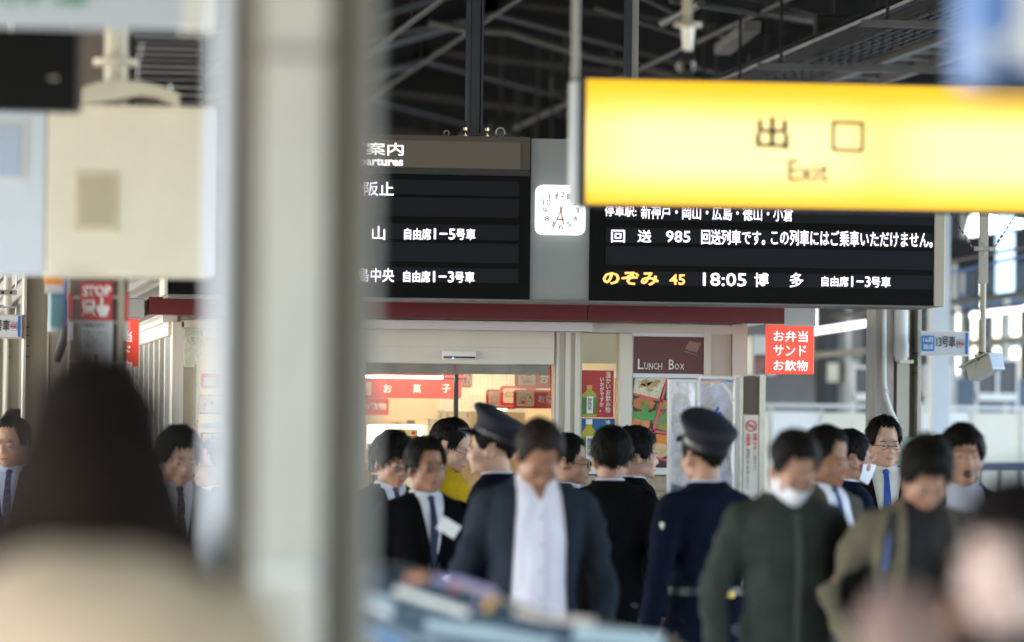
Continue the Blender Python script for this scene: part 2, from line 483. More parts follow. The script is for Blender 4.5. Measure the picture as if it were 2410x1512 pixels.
def car_sign(u0, v0, u1, v1, Y, lab, full=True, u_text=None):
    t = thing('car_number_sign', lab, 'sign', (WX((u0 + u1) / 2, Y, v0), Y, WZ(v1, Y)))
    pl = MB(); pl.fb(u0, v0, u1, v1, Y, .03); pl.build('panel', M('sign_white', (.62, .66, .72), .4, var=.03), t)
    for a_, b_ in ((v0 - 2, v0 + 1), (v1 - 1, v1 + 2)):
        e = MB(); e.fb(u0 - 1, a_, u1 + 1, b_, Y, .04, .005); e.build('edge_trim', galv, t)
    e = MB(); e.fb(u1 - 9, v0 + 2, u1 - 3, v1 - 2, Y, .003, .003); e.build('blue_edge', M('sign_blue', (.0, .14, .55), .4, var=.03), t)
    cu, cv = u1 - 20, (v0 + v1) / 2
    e = MB(); e.rrect(cu - 9, cv - 10, cu + 9, cv + 10, Y, .004, .003, .15); e.build('icon_border', M('icon_blue', (.1, .18, .4), .5, var=0), t)
    e = MB(); e.rrect(cu - 8.2, cv - 9.2, cu + 8.2, cv + 9.2, Y, .006, .003, .15); e.build('icon_field', M('sign_white'), t)
    e = MB(); e.fb(cu - 5, cv, cu + 3, cv + 1.8, Y, .002, .008); e.fb(cu + 3, cv, cu + 5, cv + 1.8, Y, .002, .008)
    e.line(cu + 1, cv - 2, cu + 4, cv - 5, 1, Y, .008); e.build('cigarette_icon', black, t)
    e = MB(); e.disc(cu, cv, 7, Y, .0095, ring=5.6, seg=20); e.line(cu - 5, cv - 5, cu + 5, cv + 5, 1.6, Y, .0095); e.build('ban_icon', M('icon_red', (.55, .02, .03), .4, var=0), t)
    return t
bk = M('print_black', (.02, .02, .025), .5, var=0)
wt = M('print_white', (.8, .8, .8), .5, var=0)
cs = car_sign(2167, 782, 2281, 836, 26.0, 'white car number 13 sign with blue edge on the right column')
e = MB(); e.rrect(2169, 790, 2199, 827, 26.0, .004, .003, .1); e.build('blue_field', M('sign_blue2', (.0, .2, .62), .4, var=0), cs)
text('16両', 2172, 794, 2196, 807, 26.0, .008, wt, cs)
text('編成', 2172, 810, 2196, 823, 26.0, .008, wt, cs)
text('13号車', 2203, 791, 2248, 818, 26.0, .005, bk, cs, .02)
cs2 = car_sign(-60, 742, 51, 795, 25.5, 'white car number sign hanging at the left edge beside a column')
text('号車', -10, 753, 22, 780, 25.5, .005, bk, cs2, .02)
a = MB(); a.fb(-60, 740, 62, 797, 25.5, .02, -.035); a.build('back_plate', beige2, cs2)
a = MB(); a.tube([W(-10, 742, 25.5), W(-10, 722, 25.5), W(38, 722, 25.5), W(38, 742, 25.5)], .008, 8); a.build('bail', ltsteel, cs2)
# its drop pole
dp = thing('drop_pole', 'pale drop pole with a strap bracket above the left car sign', 'pole', tuple(W(18, 722, 25.5)))
a = MB(); q = W(18, 700, 25.5); a.tube([(q.x, 25.5, q.z - .05), (q.x, 25.5, 4)], .022, 12); a.build('tube', beige, dp)
a = MB(); a.fb(-5, 683, 40, 695, 25.4, .02, bev=.004); a.build('strap', ltsteel, dp)
for u in (6, 26):
    a = MB(); a.disc(u, 689, 4, 25.36, 0, .02, seg=10); a.build('bolt', dksteel, dp)
a = MB(); a.tube([W(37, 680, 25.4), W(40, 650, 25.4), W(46, 620, 25.4)], .006, 6); a.build('turnbuckle', galv, dp)

# left hand row of columns
wgrey = M('cool_white_pipe', (.55, .6, .68), .35, var=.08)
lc = [
    (60, 110, 25.8, 'olive grey steel column with a white drain pipe behind the left car sign', olive, (112, 145)),
    (18, 46, 31, 'narrow olive column second in the row behind the left car sign', olive, (48, 62)),
    (-14, 10, 37, 'distant olive column at the far left edge', olive, (11, 18)),
]
for u0, u1, Y, lb, mt_, pipe in lc:
    t = thing('roof_column', lb, 'column', (WX((u0 + u1) / 2, Y), Y, 0), group='columns in the left row')
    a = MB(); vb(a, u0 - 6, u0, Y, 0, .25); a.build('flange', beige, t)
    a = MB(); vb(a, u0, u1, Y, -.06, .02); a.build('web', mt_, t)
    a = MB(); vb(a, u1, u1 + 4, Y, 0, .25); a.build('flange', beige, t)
    a = MB(); q = W((pipe[0] + pipe[1]) / 2, 800, Y); r_ = (pipe[1] - pipe[0]) / 2 * Y / FP
    a.tube([(q.x, Y - .02, WZ(795, Y)), (q.x, Y - .02, 3.28)], r_, 18); a.tube([(q.x, Y - .02, WZ(797, Y)), (q.x, Y - .02, WZ(770, Y))], r_ * 1.12, 18)
    a.build('drain_pipe', wgrey, t)
    a = MB(); vb(a, pipe[0] + 4, pipe[1] + 20, Y, -.03, .12, z1=WZ(800, Y)); a.build('cover_strip', beige, t)
    for v in (770, 790, 815, 840):
        a = MB(); a.fb(u0 + 2, v - 1.5, u0 + 9, v + 1.5, Y, .08, 0); a.build('bolt', dksteel, t)

# far structures down the platform at the left, seen between the columns
pale = M('far_pale_wall', (.5, .52, .54), .6, var=.1, scale=1)
fw_ = thing('far_kiosk', 'pale far kiosk further down the platform seen between left columns', 'kiosk', (WX(150, 50), 50, 0))
a = MB(); a.fb(40, 760, 330, 1250, 50, 3); a.build('wall', pale, fw_)
a = MB(); a.fb(20, 735, 350, 765, 50, 3.4, .3); a.build('fascia', redf, fw_)
for u in (70, 140, 210, 280):
    a = MB(); a.fb(u, 790, u + 50, 960, 50, .02, .005); a.build('window', M('far_window', (.2, .22, .25), .15, var=.1), fw_)
# slatted ceiling screen, bright, over the left of the kiosk
sl = thing('ceiling_louvre', 'bright white diagonal ceiling slats above the left end of the kiosk', 'louvre', tuple(W(345, 690, 28)))
for k in range(16):
    a = MB(); x = WX(384, 27.5, 690) - 1.6 + k * .11
    a.box(x, x + .06, 26.0, 34, 2.53 + .0 * k, 2.56); a.build('slat', M('bright_slat', (.8, .8, .78), .4, var=.04), sl)
a = MB(); x = WX(384, 27.5, 690); a.box(x + .0, x + .06, 26.0, 34, 2.45, 2.75); a.build('edge_beam', grsteel, sl)
# dark louvre screen upper left
ls = thing('louvre_screen', 'dark grey horizontal louvre screen high behind the hanging pipe', 'louvre', tuple(W(400, 250, 30)))
for k, v in enumerate((84, 97, 110, 124, 138, 152, 166, 182, 200, 218, 236)):
    a = MB(); x0, x1, z0, z1 = rect(318, v, 478, v + 11, 30)
    a.box(x0, x1, 30, 30.04, z0, z1); a.build('slat', M('louvre_grey%d' % (k % 3), [(.3, .3, .3), (.2, .2, .2), (.34, .32, .31)][k % 3], .5), ls)
a = MB(); a.fb(312, 76, 484, 262, 30, .03, -.06); a.build('backing', dksteel, ls)

# ------------------------------------------------------------------ departure boards and clock
YB = 23.0
def zc(v): return WZ(v, YB, 1300)
bd = thing('departure_board', 'black two part LED departure board with grey clock panel between', 'departure board', tuple(W(1300, 715, YB)))
zt, zb = zc(325), zc(706)
xL0, xL1, xM1, xR1, xE = [WX(u, YB, 520) for u in (398, 1250, 1389, 2198, 2224)]
xE0 = WX(386, YB, 690)
boardm = M('board_black', (.0018, .0022, .0026), .5, var=.15, scale=3, spec=.12)
rowm = M('board_row', (.0075,.0095,.0155), .5, var=.1, scale=2, spec=.2)
a = MB(); a.box(xL0, xL1 - .004, YB, YB + .35, zb, zt); a.build('left_case', boardm, bd)
a = MB(); a.box(xM1 + .004, xR1, YB, YB + .35, zb, zt); a.build('right_case', boardm, bd)
a = MB(); a.box(xR1 + .002, xE, YB - .01, YB + .36, zb - .005, zt + .005, .006); a.build('end_cap', M('end_cap_beige', (.5, .46, .38), .45, var=.05), bd)
a = MB(); a.box(xE0, xL0 - .002, YB - .01, YB + .36, zb - .005, zt + .005, .006); a.build('end_cap', M('end_cap_beige'), bd)
a = MB(); a.box(xL1, xM1, YB + .02, YB + .33, zb, zt - .004); a.build('clock_panel', M('panel_grey', (.25, .275, .28), .42, var=.03), bd)
a = MB(); a.box(xL0, xR1, YB - .012, YB + .36, zb - .012, zb - .002); a.build('bottom_rail', grsteel, bd)
hz = zc(402)
a = MB(); a.box(xL0, xL1 - .01, YB - .006, YB, zc(402), zt); a.build('header', M('header_brown', (.075, .06, .045), .5, var=.05), bd)
a = MB(); x0, x1, z0, z1 = rect(405, 340, 1224, 402, YB)
a.box(x0, x1, YB - .012, YB - .006, zc(401), zc(338)); a.build('header_field', M('header_taupe', (.13, .107, .087), .5, var=.04), bd)
a = MB(); a.box(xL0, xL1 - .01, YB - .006, YB, zc(416), zc(403)); a.build('heading_strip', M('heading_slate', (.018, .024, .028), .4, var=.05), bd)
a = MB(); a.box(xM1 + .01, xR1 - .004, YB - .006, YB, zc(402), zt); a.build('header', M('header_brown'), bd)
a = MB(); a.box(xM1 + .01, xR1 - .004, YB - .006, YB, zc(416), zc(403)); a.build('heading_strip', M('heading_slate'), bd)
for v0, v1 in ((429, 463), (470, 514), (532, 567), (576, 620), (634, 667)):
    a = MB(); a.box(WX(420, YB), WX(1217, YB), YB - .004, YB, zc(v1 + 1), zc(v0 + 1)); a.build('display_row', rowm, bd)
    a = MB(); a.box(WX(1422, YB), WX(2193, YB), YB - .004, YB, zc(v1 + 1), zc(v0 + 1)); a.build('display_row', rowm, bd)
ledw = M('led_white', (.8, .78, .85), .5, var=0, emit=.38, ecol=(.86, .78, 1))
leda = M('led_amber', (.8, .4, .1), .5, var=0, emit=.3, ecol=(1, .42, .1))
hdw = M('header_lit_white', (.8, .8, .8), .5, var=0, emit=.2, ecol=(1, .97, .97))
O_ = .008
text('ご案内', 822, 336, 949, 366, YB, .014, hdw, bd, .008)
text('Departures', 812, 370, 948, 396, YB, .014, hdw, bd, .03)
text('Destination', 812, 402, 876, 411, YB, O_, M('faint_grey', (.12, .12, .12), .5, var=0), bd, .0)
text('新大阪止', 783, 428, 926, 461, YB, O_, ledw, bd, .006)
text('岡', 800, 534, 832, 566, YB, O_, ledw, bd, .006)
text('山', 876, 533, 906, 565, YB, O_, ledw, bd, .006)
text('自由席', 951, 538, 1014, 565, YB, O_, ledw, bd, .006)
text('1−5', 1021, 539, 1071, 564, YB, O_, ledw, bd, .008)
text('号車', 1073, 539, 1118, 565, YB, O_, ledw, bd, .006)
text('鹿児島中央', 785, 631, 927, 664, YB, O_, ledw, bd, .006)
text('自由席', 949, 638, 1012, 665, YB, O_, ledw, bd, .006)
text('1−3', 1019, 639, 1068, 665, YB, O_, ledw, bd, .008)
text('号車', 1070, 640, 1116, 666, YB, O_, ledw, bd, .006)
text('停車駅:', 1423, 486, 1497, 510, YB, O_, ledw, bd, .004)
text('新神戸・岡山・広島・徳山・小倉', 1508, 484, 1866, 519, YB, O_, ledw, bd, .003)
text('回', 1438, 542, 1470, 571, YB, O_, ledw, bd, .006)
text('送', 1500, 542, 1532, 571, YB, O_, ledw, bd, .006)
text('985', 1567, 544, 1624, 571, YB, O_, ledw, bd, .008)
text('回送列車です。', 1650, 542, 1800, 577, YB, O_, ledw, bd, .006)
text('この列車にはご乗車いただけません。', 1814, 544, 2194, 581, YB, O_, ledw, bd, .006)
text('のぞみ', 1418, 640, 1550, 672, YB, O_, leda, bd, .03)
text('45', 1575, 646, 1612, 671, YB, O_, leda, bd, .018)
text('18:05', 1654, 643, 1756, 674, YB, O_, ledw, bd, .008)
text('博', 1775, 643, 1808, 676, YB, O_, ledw, bd, .006)
text('多', 1858, 643, 1890, 677, YB, O_, ledw, bd, .006)
text('自由席', 1933, 651, 1996, 675, YB, O_, ledw, bd, .006)
text('1−3', 2003, 651, 2048, 676, YB, O_, ledw, bd, .008)
text('号車', 2050, 652, 2095, 677, YB, O_, ledw, bd, .006)
# clock
ck = thing('station_clock', 'white square clock with rounded corners between the boards', 'clock', tuple(W(1320, 552, YB)))
YK = YB - .03
a = MB(); a.rrect(1262, 436, 1378, 553, YK, 0, .045, .14); a.build('case', M('clock_white_glow', (.85, .85, .85), .35, var=0, emit=.14, ecol=(1, 1, 1)), ck)  # glow added so the white case looks overexposed; the clock is no lamp
c0 = W(1319, 496, YK)
for h in range(1, 13):
    t = R(30 * h); px = YK / FP
    cu, cv = 1320 + 38 * math.sin(t), 496 - 38 * math.cos(t)
    w_ = 5.5 if h < 10 else 9
    text(str(h), cu - w_, cv - 6.5, cu + w_, cv + 6.5, YK, .003, M('numeral_grey', (.08, .07, .07), .5, var=0), ck, .0, 'numeral')
    a = MB(); a.line(1320 + 49 * math.sin(t), 496 - 49 * math.cos(t), 1320 + 53 * math.sin(t), 496 - 53 * math.cos(t), 1.5, YK, .003); a.build('hour_mark', bk, ck)
a = MB(); a.line(1318, 486, 1326, 529, 2.6, YK, .006); a.build('hour_hand', M('hand_bronze', (.12, .06, .03), .4, var=0), ck)
a = MB(); a.line(1325, 484, 1301, 538, 2, YK, .009); a.build('minute_hand', M('hand_bronze'), ck)
a = MB(); a.disc(1320, 496, 3, YK, .012, seg=10); a.build('hub', M('hub_gold', (.4, .25, .05), .3, .8, var=0), ck)
a = MB(); a.rrect(1312, 515, 1327, 519, YK, .003, .002); a.build('red_emblem', M('emblem_red', (.7, .25, .2), .5, var=0), ck)
# board hangers
hp = thing('hanger_post', 'dark blue steel post bolted to the top of the left departure board', 'post', tuple(W(1128, 318, YB + .15)))
a = MB(); x0, x1 = WX(1112, YB, 160), WX(1143, YB, 160); yb = YB + .12
a.box(x0 + .01, x1 - .01, yb + .012, yb + .09, zt + .02, rz(x0) + .4)
a.build('post_body', dkblue, hp)
for x in (x0, x1):
    a = MB(); a.box(x - .006, x + .006, yb, yb + .1, zt + .02, rz(x0) + .4); a.build('post_flange', dkblue, hp)
a = MB(); a.box(x0 - .04, x1 + .04, yb - .04, yb + .14, zt + .012, zt + .022); a.poly([(x0 - .045, zt + .022), (x0, zt + .022), (x0, zt + .1)], yb + .04, .01)
a.poly([(x1 + .045, zt + .022), (x1, zt + .1), (x1, zt + .022)], yb + .04, .01); a.build('base_plate', dkblue, hp)
for dx in (x0 - .022, x1 + .022):
    for z in (zt + .008, zt + .035):
        a = MB(); a.tube([(dx, yb - .03, z), (dx, yb - .03, z + .014)], .011, 6); a.build('bolt', M('brass_bolt', (.5, .42, .28), .3, .8, var=0), hp)
hp2 = thing('hanger_post', 'dark post beside a slotted grey channel dropping behind the yellow sign', 'post', tuple(W(1500, 318, YB + .15)))
x0, x1 = WX(1485, YB, 90), WX(1497, YB, 90)
a = MB(); a.box(x0, x1, yb, yb + .1, zt, rz(x0) + .4); a.build('post_body', dkblue, hp2)
x2 = WX(1514, YB, 90)
a = MB(); a.box(x1 + .002, x2, yb + .02, yb + .05, zt, rz(x0) + .4); a.build('slotted_channel', M('channel_grey', (.36, .35, .32), .4, var=.1), hp2)
for v in (62, 80, 98, 116, 134, 152):
    a = MB(); a.fb(1503, v, 1508, v + 6, yb + .018, .004); a.build('slot', black, hp2)
for u in (1265 * .8, ):
    pass
for u, Y in ((1024, YB + .1), (1015, YB + .2)):
    pass
a = MB(); c = W(1026, 312, YB + .1)
for k in range(14):
    t0, t1 = 2 * math.pi * k / 14, 2 * math.pi * (k + 1) / 14
    a.tube([(c.x + .022 * math.cos(t0), YB + .1, zt + .03 + .022 * math.sin(t0)), (c.x + .022 * math.cos(t1), YB + .1, zt + .03 + .022 * math.sin(t1))], .004, 5)
eb = a.build('eye_bolt', galv); tag(eb, 'steel lifting eye bolt on the left board right of the blue post', 'eye bolt')
eb.location.x = WX(1184, YB, 312)
e2 = eb.copy(); COL.objects.link(e2); e2.location.x = WX(1057, YB, 312); e2.scale = (.6, 1, .6); e2['label'] = 'small steel eye bolt on the left board left of the blue post'

# ------------------------------------------------------------------ kiosk shop
YS, YF = 25.0, 24.6
kx0, kx1 = WX(428, YS), WX(1755, YS)
KD = 4.2
kz = lambda v, u=1205: WZ(v, YS, u)
kio = thing('kiosk', 'cream station kiosk shop with dark red fascia under the departure board', 'kiosk', ((kx0 + kx1) / 2, YS + 2, 0))
cream = M('kiosk_cream', (.64, .61, .55), .45, var=.07, scale=2, streak=.6)
creamd = M('kiosk_cream_dark', (.52, .49, .42), .5, var=.12, scale=5, streak=.8)
def kb(name, mt_, u0, v0, u1, v1, off=0, th=.12, z0=None, Y=YS, bev=0, um=None):
    a = MB(); x0, x1, zz0, zz1 = rect(u0, v0, u1, v1, Y)
    if z0 is not None: zz0 = z0
    a.box(x0, x1, Y - off, Y - off + th, zz0, zz1, bev)
    return a.build(name, mt_, kio)
fz0, fz1 = WZ(753, YF), WZ(712, YF)
fx0, fx1, fxm = WX(348, YF), WX(1845, YF), WX(1382, YF)
a = MB(); a.box(fx0, fxm - .002, YF, YF + .1, fz0, fz1); a.build('fascia', redf, kio)
a = MB(); a.box(fxm + .002, fx1, YF, YF + .1, fz0, fz1); a.build('fascia', redf, kio)
a = MB(); a.box(fx0, fx0 + .03, YF + .1, YS + KD + .4, fz0, fz1); a.build('fascia', redf, kio)
a = MB(); a.box(fx0 + .03, fx1, YF + .1, YS + KD + .4, fz0 + .01, fz0 + .03)
a.build('soffit', M('soffit_white', (.6, .59, .56), .25, var=.08), kio)
for k in range(9):
    a = MB(); x = fx0 + .06 + k * .06; a.box(x, x + .006, YF + .12, YS + KD, fz0 + .006, fz0 + .0095); a.build('soffit_joint', grsteel, kio)
a = MB(); a.box(fx0 + .05, fx1 - .01, YF + .1, YS + KD + .3, fz1 - .04, fz1 - .02); a.build('roof_plate', beige2, kio)
# shutter box and head
kb('shutter_box', M('lilac_white', (.62, .6, .62), .4, var=.04), 640, 758, 1376, 778, .28, .3)
wt_ = kz(752)
# wall pieces
kb('wall_pier', cream, 640, 745, 857, 1500, 0, .12, z0=0)
kb('door_header', cream, 857, 752, 1302, 856, .03, .1)
kb('header_joint', creamd, 860, 817, 1300, 818, .032, .004)
kb('wall_pier', creamd, 1303, 764, 1367, 1500, 0, .12, z0=0)
for u in (1306, 1327, 1350):
    kb('pilaster', cream, u, 780, u + (12 if u != 1306 else 6), 1500, .012, .02, z0=0)
kb('window_head', cream, 1367, 764, 1755, 785, .01, .12)
kb('mullion', cream, 1457, 785, 1486, 1108, .012, .12)
kb('wall_panel', creamd, 1667, 785, 1720, 1108, 0, .12)
kb('corner_post', cream, 1720, 764, 1755, 1500, .015, .14, z0=0)
kb('mullion', cream, 1655, 785, 1672, 1108, .012, .06)
kb('sill', white, 1362, 1104, 1665, 1117, .04, .14)
kb('poster_back', white, 1486, 785, 1660, 1106, .0, .05)
# base wall with stone tiles
a = MB(); x0, x1 = WX(1367, YS), WX(1720, YS); a.box(x0, x1, YS + .02, YS + .12, 0, kz(1117, 1500)); a.build('base_wall', M('mortar', (.3, .27, .22), .9), kio)
tile = M('stone_tile', (.46, .37, .27), .75, var=.3, scale=14, bump=.6)
ztop = kz(1119, 1500); tw = .17; th_ = .075
tm = None
for r_ in range(12):
    for c in range(5):
        xx = x0 + .004 + c * (x1 - x0) / 5 + (0 if r_ % 2 else .0); w_ = (x1 - x0) / 5 - .008
        zz = ztop - (r_ + 1) * (th_ + .006)
        a = MB(); a.box(xx, xx + w_, YS + .008 - random.random() * .006, YS + .02, zz, zz + th_, .002)
        a.build('tile', tile, kio)
# left window part
kb('corner_post', cream, 402, 758, 428, 1500, .01, .12, z0=0)
kb('window_head', cream, 428, 756, 640, 773, .01, .12)
kb('sill', white, 428, 1098, 640, 1112, .03, .12)
kb('base_wall', creamd, 428, 1112, 640, 1500, 0, .1, z0=0)
clear = glass_mat('clear_glass', (.95, .97, .96), .6)
for u0, v0, u1, v1 in ((430, 773, 640, 1098), (1367, 785, 1457, 1104)):
    kb('window_pane', clear, u0, v0, u1, v1, -.05, .006)
# sliding door
kb('door_head', M('brushed_steel', (.2, .2, .19), .35, .3, var=.25, scale=12), 857, 857, 1295, 880, -.02, .05)
kb('door_stile', M('door_dark', (.02, .03, .04), .3), 1068, 880, 1077, 1500, -.02, .04, z0=.02)
kb('door_glass', clear, 860, 880, 1068, 1500, -.035, .006, z0=.02)
kb('door_glass', clear, 1077, 880, 1294, 1500, -.035, .006, z0=.02)
kb('head_strip', redsign, 1072, 857, 1074, 878, -.01, .01)
# sensor
sn = kb('door_sensor', white, 1038, 827, 1116, 846, .07, .04, bev=.004)
a = MB(); a.fb(1040, 840, 1115, 844, YS, .004, .073); s_ = a.build('sensor_lens', black, sn)
a = MB(); a.disc(1062, 844, 1.6, YS, .078, seg=8); a.build('indicator_light', M('blue_led', (.1, .2, 1), .5, var=0, emit=2), sn)
# side wall with window posts, seen at an angle
xs = kx0 - .02
for k in range(9):
    y = YS + .15 + k * .47
    a = MB(); a.box(xs - .03, xs + .03, y, y + .07, 0, wt_); a.build('side_post', white if k % 2 else cream, kio)
    if k < 8:
        a = MB(); a.box(xs, xs + .02, y + .08, y + .46, 0, .95); a.build('side_panel', cream, kio)
        a = MB(); a.box(xs + .0, xs + .006, y + .08, y + .46, .95, wt_ - .12); a.build('side_pane', clear, kio)
a = MB(); a.box(xs - .05, xs + .03, YS + .1, YS + KD, wt_ - .11, wt_ - .04); a.build('side_rail', cream, kio)
a = MB(); a.box(xs - .08, xs + .0, YS + .1, YS + KD, wt_ - .04, wt_); a.build('side_cornice', white, kio)
# right wall, back wall, ceiling, floor
warm = M('shop_wall_warm', (.72, .58, .4), .6, var=.04)
a = MB(); a.box(kx1 - .06, kx1, YS + .12, YS + KD, 0, wt_); a.build('side_wall', creamd, kio)
a = MB(); a.box(kx0, kx1, YS + KD, YS + KD + .08, 0, wt_); a.build('back_wall', warm, kio)
a = MB(); a.box(kx0, kx1 - .06, YS + .12, YS + KD, wt_ - .02, wt_ + .02); a.build('shop_ceiling', M('shop_ceiling_white', (.75, .72, .66), .6, var=.03), kio)
a = MB(); a.box(kx0, kx1 - .06, YS + .12, YS + KD, .004, .012); a.build('shop_floor', M('shop_floor_tile', (.45, .42, .38), .3), kio)
tubem = M('tube_light', (1, .95, .85), .5, var=0, emit=2.4, ecol=(1, .78, .5))
for y in (YS + .9, YS + 2.2, YS + 3.4):
    a = MB(); a.box(kx0 + .9, kx1 - .4, y, y + .12, wt_ - .045, wt_ - .025); a.build('ceiling_lamp', tubem, kio)
# interior: white tiled partition with downlight soffit, cold shelf
def ib(name, mt_, u0, v0, u1, v1, Y, th=.05, par=kio, bev=0):
    a = MB(); a.fb(u0, v0, u1, v1, Y, th, bev=bev); return a.build(name, mt_, par)
wallw = M('glazed_tile_wall', (.78, .74, .66), .3, var=.05, scale=30)
ib('tiled_wall', wallw, 1040, 770, 1240, 968, YS + 3.3)
a = MB()
for i in range(22): a.line(1040, 778 + i * 9, 1240, 778 + i * 9, .7, YS + 3.3, .002)
for i in range(22): a.line(1041 + i * 9, 778, 1041 + i * 9, 967, .7, YS + 3.3, .002)
tag(a.build('tile_joint', M('joint_grey', (.6, .55, .47), .7, var=0), kio), kind='stuff')
ib('kitchen_wall', M('kitchen_tan', (.5, .39, .24), .6, var=.06), 1015, 968, 1260, 1180, YS + 3.5)
ib('wall_edge', warm, 1238, 940, 1300, 1200, YS + 2.6)
for u in (1137, 1180):
    a = MB(); c = W(u, 968, YS + 3.1); a.tube([c, c + Vector((0, 0, .012))], .03, 12); a.build('downlight', M('downlight_glow', (1, .9, .7), .5, var=0, emit=5, ecol=(1, .8, .5)), kio)
ib('soffit_panel', warm, 860, 948, 1030, 986, YS + 3.0, .3)
a = MB(); x0, x1, z0, z1 = rect(1030, 966, 1240, 970, YS + 3.25); a.box(x0, x1, YS + 2.9, YS + 3.3, z0, z1); a.build('soffit_panel', white, kio)
for u in (1022, 1037, 1052, 1100, 1192):
    ib('hook', dksteel, u, 972, u + 2, 984, YS + 3.4, .01)
ib('green_tag', M('dull_teal', (.1, .22, .2), .6), 1187, 1020, 1198, 1036, YS + 3.48, .01)
# cold display
cd = thing('chiller_cabinet', 'bright lit white chiller cabinet behind the left sliding door', 'chiller', (WX(930, YS + 2.8), YS + 2.8, 0))
glowm = M('chiller_glow', (1, 1, 1), .5, var=0, emit=.5, ecol=(1, .97, .88))
ib('back_panel', glowm, 862, 1000, 1008, 1055, YS + 3.0, .02, cd)
ib('top_panel', warm, 860, 986, 1012, 1000, YS + 2.7, .3, cd)
ib('price_display', black, 958, 990, 976, 996, YS + 2.69, .01, cd)
ib('yellow_strip', M('label_yellow', (.7, .5, .08), .5, var=0), 930, 990, 945, 994, YS + 2.69, .01, cd)
ib('cabinet_side', beige2, 1006, 986, 1016, 1300, YS + 2.7, .3, cd)
ib('cabinet_base', white, 860, 1110, 1006, 1600, YS + 2.72, .25, cd)
for v in (1056, 1085): ib('shelf', white, 862, v, 1006, v + 3, YS + 2.72, .27, cd)
pk = [M('pack_%d' % i, c, .5, var=0) for i, c in enumerate([(.35, .55, .15), (.6, .75, .4), (.75, .7, .6), (.6, .1, .06), (.8, .6, .1), (.1, .2, .5), (.7, .7, .75)])]
for i in range(14):
    u = 866 + i * 10; s = random.randint(0, 3)
    t = ib('package', pk[(i * 3) % 3 if i < 5 else s], u, 1042 + random.randint(-3, 4), u + 8.5, 1056, YS + 2.78, .08, None, .004)
    tag(t, 'small %s food package, %s from the left on the lit chiller shelf' % (['green', 'pale green', 'cream', 'red'][pk.index(t.data.materials[0])], ORD[i]), 'package', 'packages on the chiller shelf')
# magazine rack and basket of yellow boxes
rk = thing('goods_rack', 'wooden rack of snacks and magazines just inside the left door', 'rack', (WX(880, YS + .8), YS + .8, 0))
wood = M('light_wood', (.45, .3, .16), .5, var=.2, scale=9)
ib('rack_top', wood, 868, 1108, 935, 1113, YS + .6, .3, rk)
for v in (1160, 1210, 1270): ib('rack_shelf', wood, 868, v, 935, v + 4, YS + .6, .3, rk)
for u in (866, 934): ib('rack_side', wood, u, 1108, u + 3, 1700, YS + .6, .3, rk)
for i in range(14):
    u = 867 + (i % 7) * 9; v = 1050 + (i % 3) * 6 if i < 7 else 1118
    t = ib('magazine', pk[random.randint(2, 6)], u, v, u + 7.5, (1107 if i < 7 else 1159), YS + .62 + (i % 3) * .03, .02, None, .002)
    tag(t, 'thin %s magazine %s the wooden rack, %s from the left' % ({2: 'cream', 3: 'dark red', 4: 'yellow', 5: 'blue', 6: 'pale grey'}[pk.index(t.data.materials[0])], 'on top of' if i < 7 else 'in the upper shelf of', ORD[i % 7]), 'magazine', 'magazines on the wooden rack' if i < 7 else 'magazines in the rack shelf')
bs = thing('goods_basket', 'black wire basket of yellow boxes behind the man with centre parted hair', 'basket', tuple(W(970, 1090, YS + .9)))
blk = M('basket_black', (.02, .02, .02), .5, var=0)
ib('box_row', M('box_yellow', (.75, .5, .03), .5, var=.05), 918, 1029, 984, 1075, YS + .95, .2, bs)
a = MB()
for k in range(12): a.line(918 + k * 6, 1028, 918 + k * 6, 1076, 2, YS + .95, .01)
for v in (1028, 1042, 1044, 1058): a.line(916, v, 986, v, 2.2, YS + .95, .014)
a.build('wire_front', blk, bs)
for i, (u0, u1, c) in enumerate(((908, 936, 'cream'), (938, 960, 'yellow'), (962, 984, 'cream and red'))):
    t = ib('snack_carton', [pk[2], pk[4], pk[2]][i], u0, 1010, u1, 1028, YS + 1.0, .08, None, .003)
    a = MB(); a.disc((u0 + u1) / 2, 1019, 5, YS + 1.0, .003, seg=12); e = a.build('printed_dot', [pk[3], pk[5], pk[3]][i], t)
    tag(t, 'small %s snack carton standing above the yellow basket, %s' % (c, ['left one', 'middle one', 'right one'][i]), 'carton', 'cartons above the basket')

# hanging shop signs inside
icon = M('sign_icon_cream', (.72, .6, .45), .5, var=0)
redl = M('red_line', (.6, .06, .04), .5, var=0)
def shop_sign(u0, v0, u1, v1, Y, lab, glyphs=(), pic=None):
    t = thing('hanging_sign', lab, 'sign', tuple(W((u0 + u1) / 2, v1, Y)), group='red signs hanging in the shop')
    a = MB(); a.rrect(u0, v0, u1, v1, Y, 0, .012, .14); a.build('board', redsign, t)
    for u in (u0 + 15, u1 - 15):
        a = MB(); q = W(u, v0 + 2, Y); a.tube([(q.x, Y + .006, q.z), (q.x, Y + .006, wt_ - .03)], .0018, 5); a.build('wire', galv, t)
    for s, a0, b0, a1, b1 in glyphs: text(s, a0, b0, a1, b1, Y, .003, wt, t, .02)
    if pic:
        a = MB(); a.rrect(*pic, Y, .003, .002, .12); a.build('picture_field', icon, t)
    return t
s1 = shop_sign(700, 915, 1086, 938.5, YS + 1.2, 'long red sign reading sweets, hanging across the left doorway')
bpy.data.objects.remove(s1.children[0])
a = MB(); a.rrect(700, 893, 1086, 937, YS + 1.2, 0, .012, .2); a.build('board', redsign, s1)
for s, u in (('お', 912), ('菓', 981), ('子', 1050)): text(s, u - 10, 905, u + 10, 925, YS + 1.2, .003, wt, s1, .022)
a = MB(); a.rrect(820, 899, 873, 931, YS + 1.2, .003, .002, .12); a.build('picture_field', icon, s1)
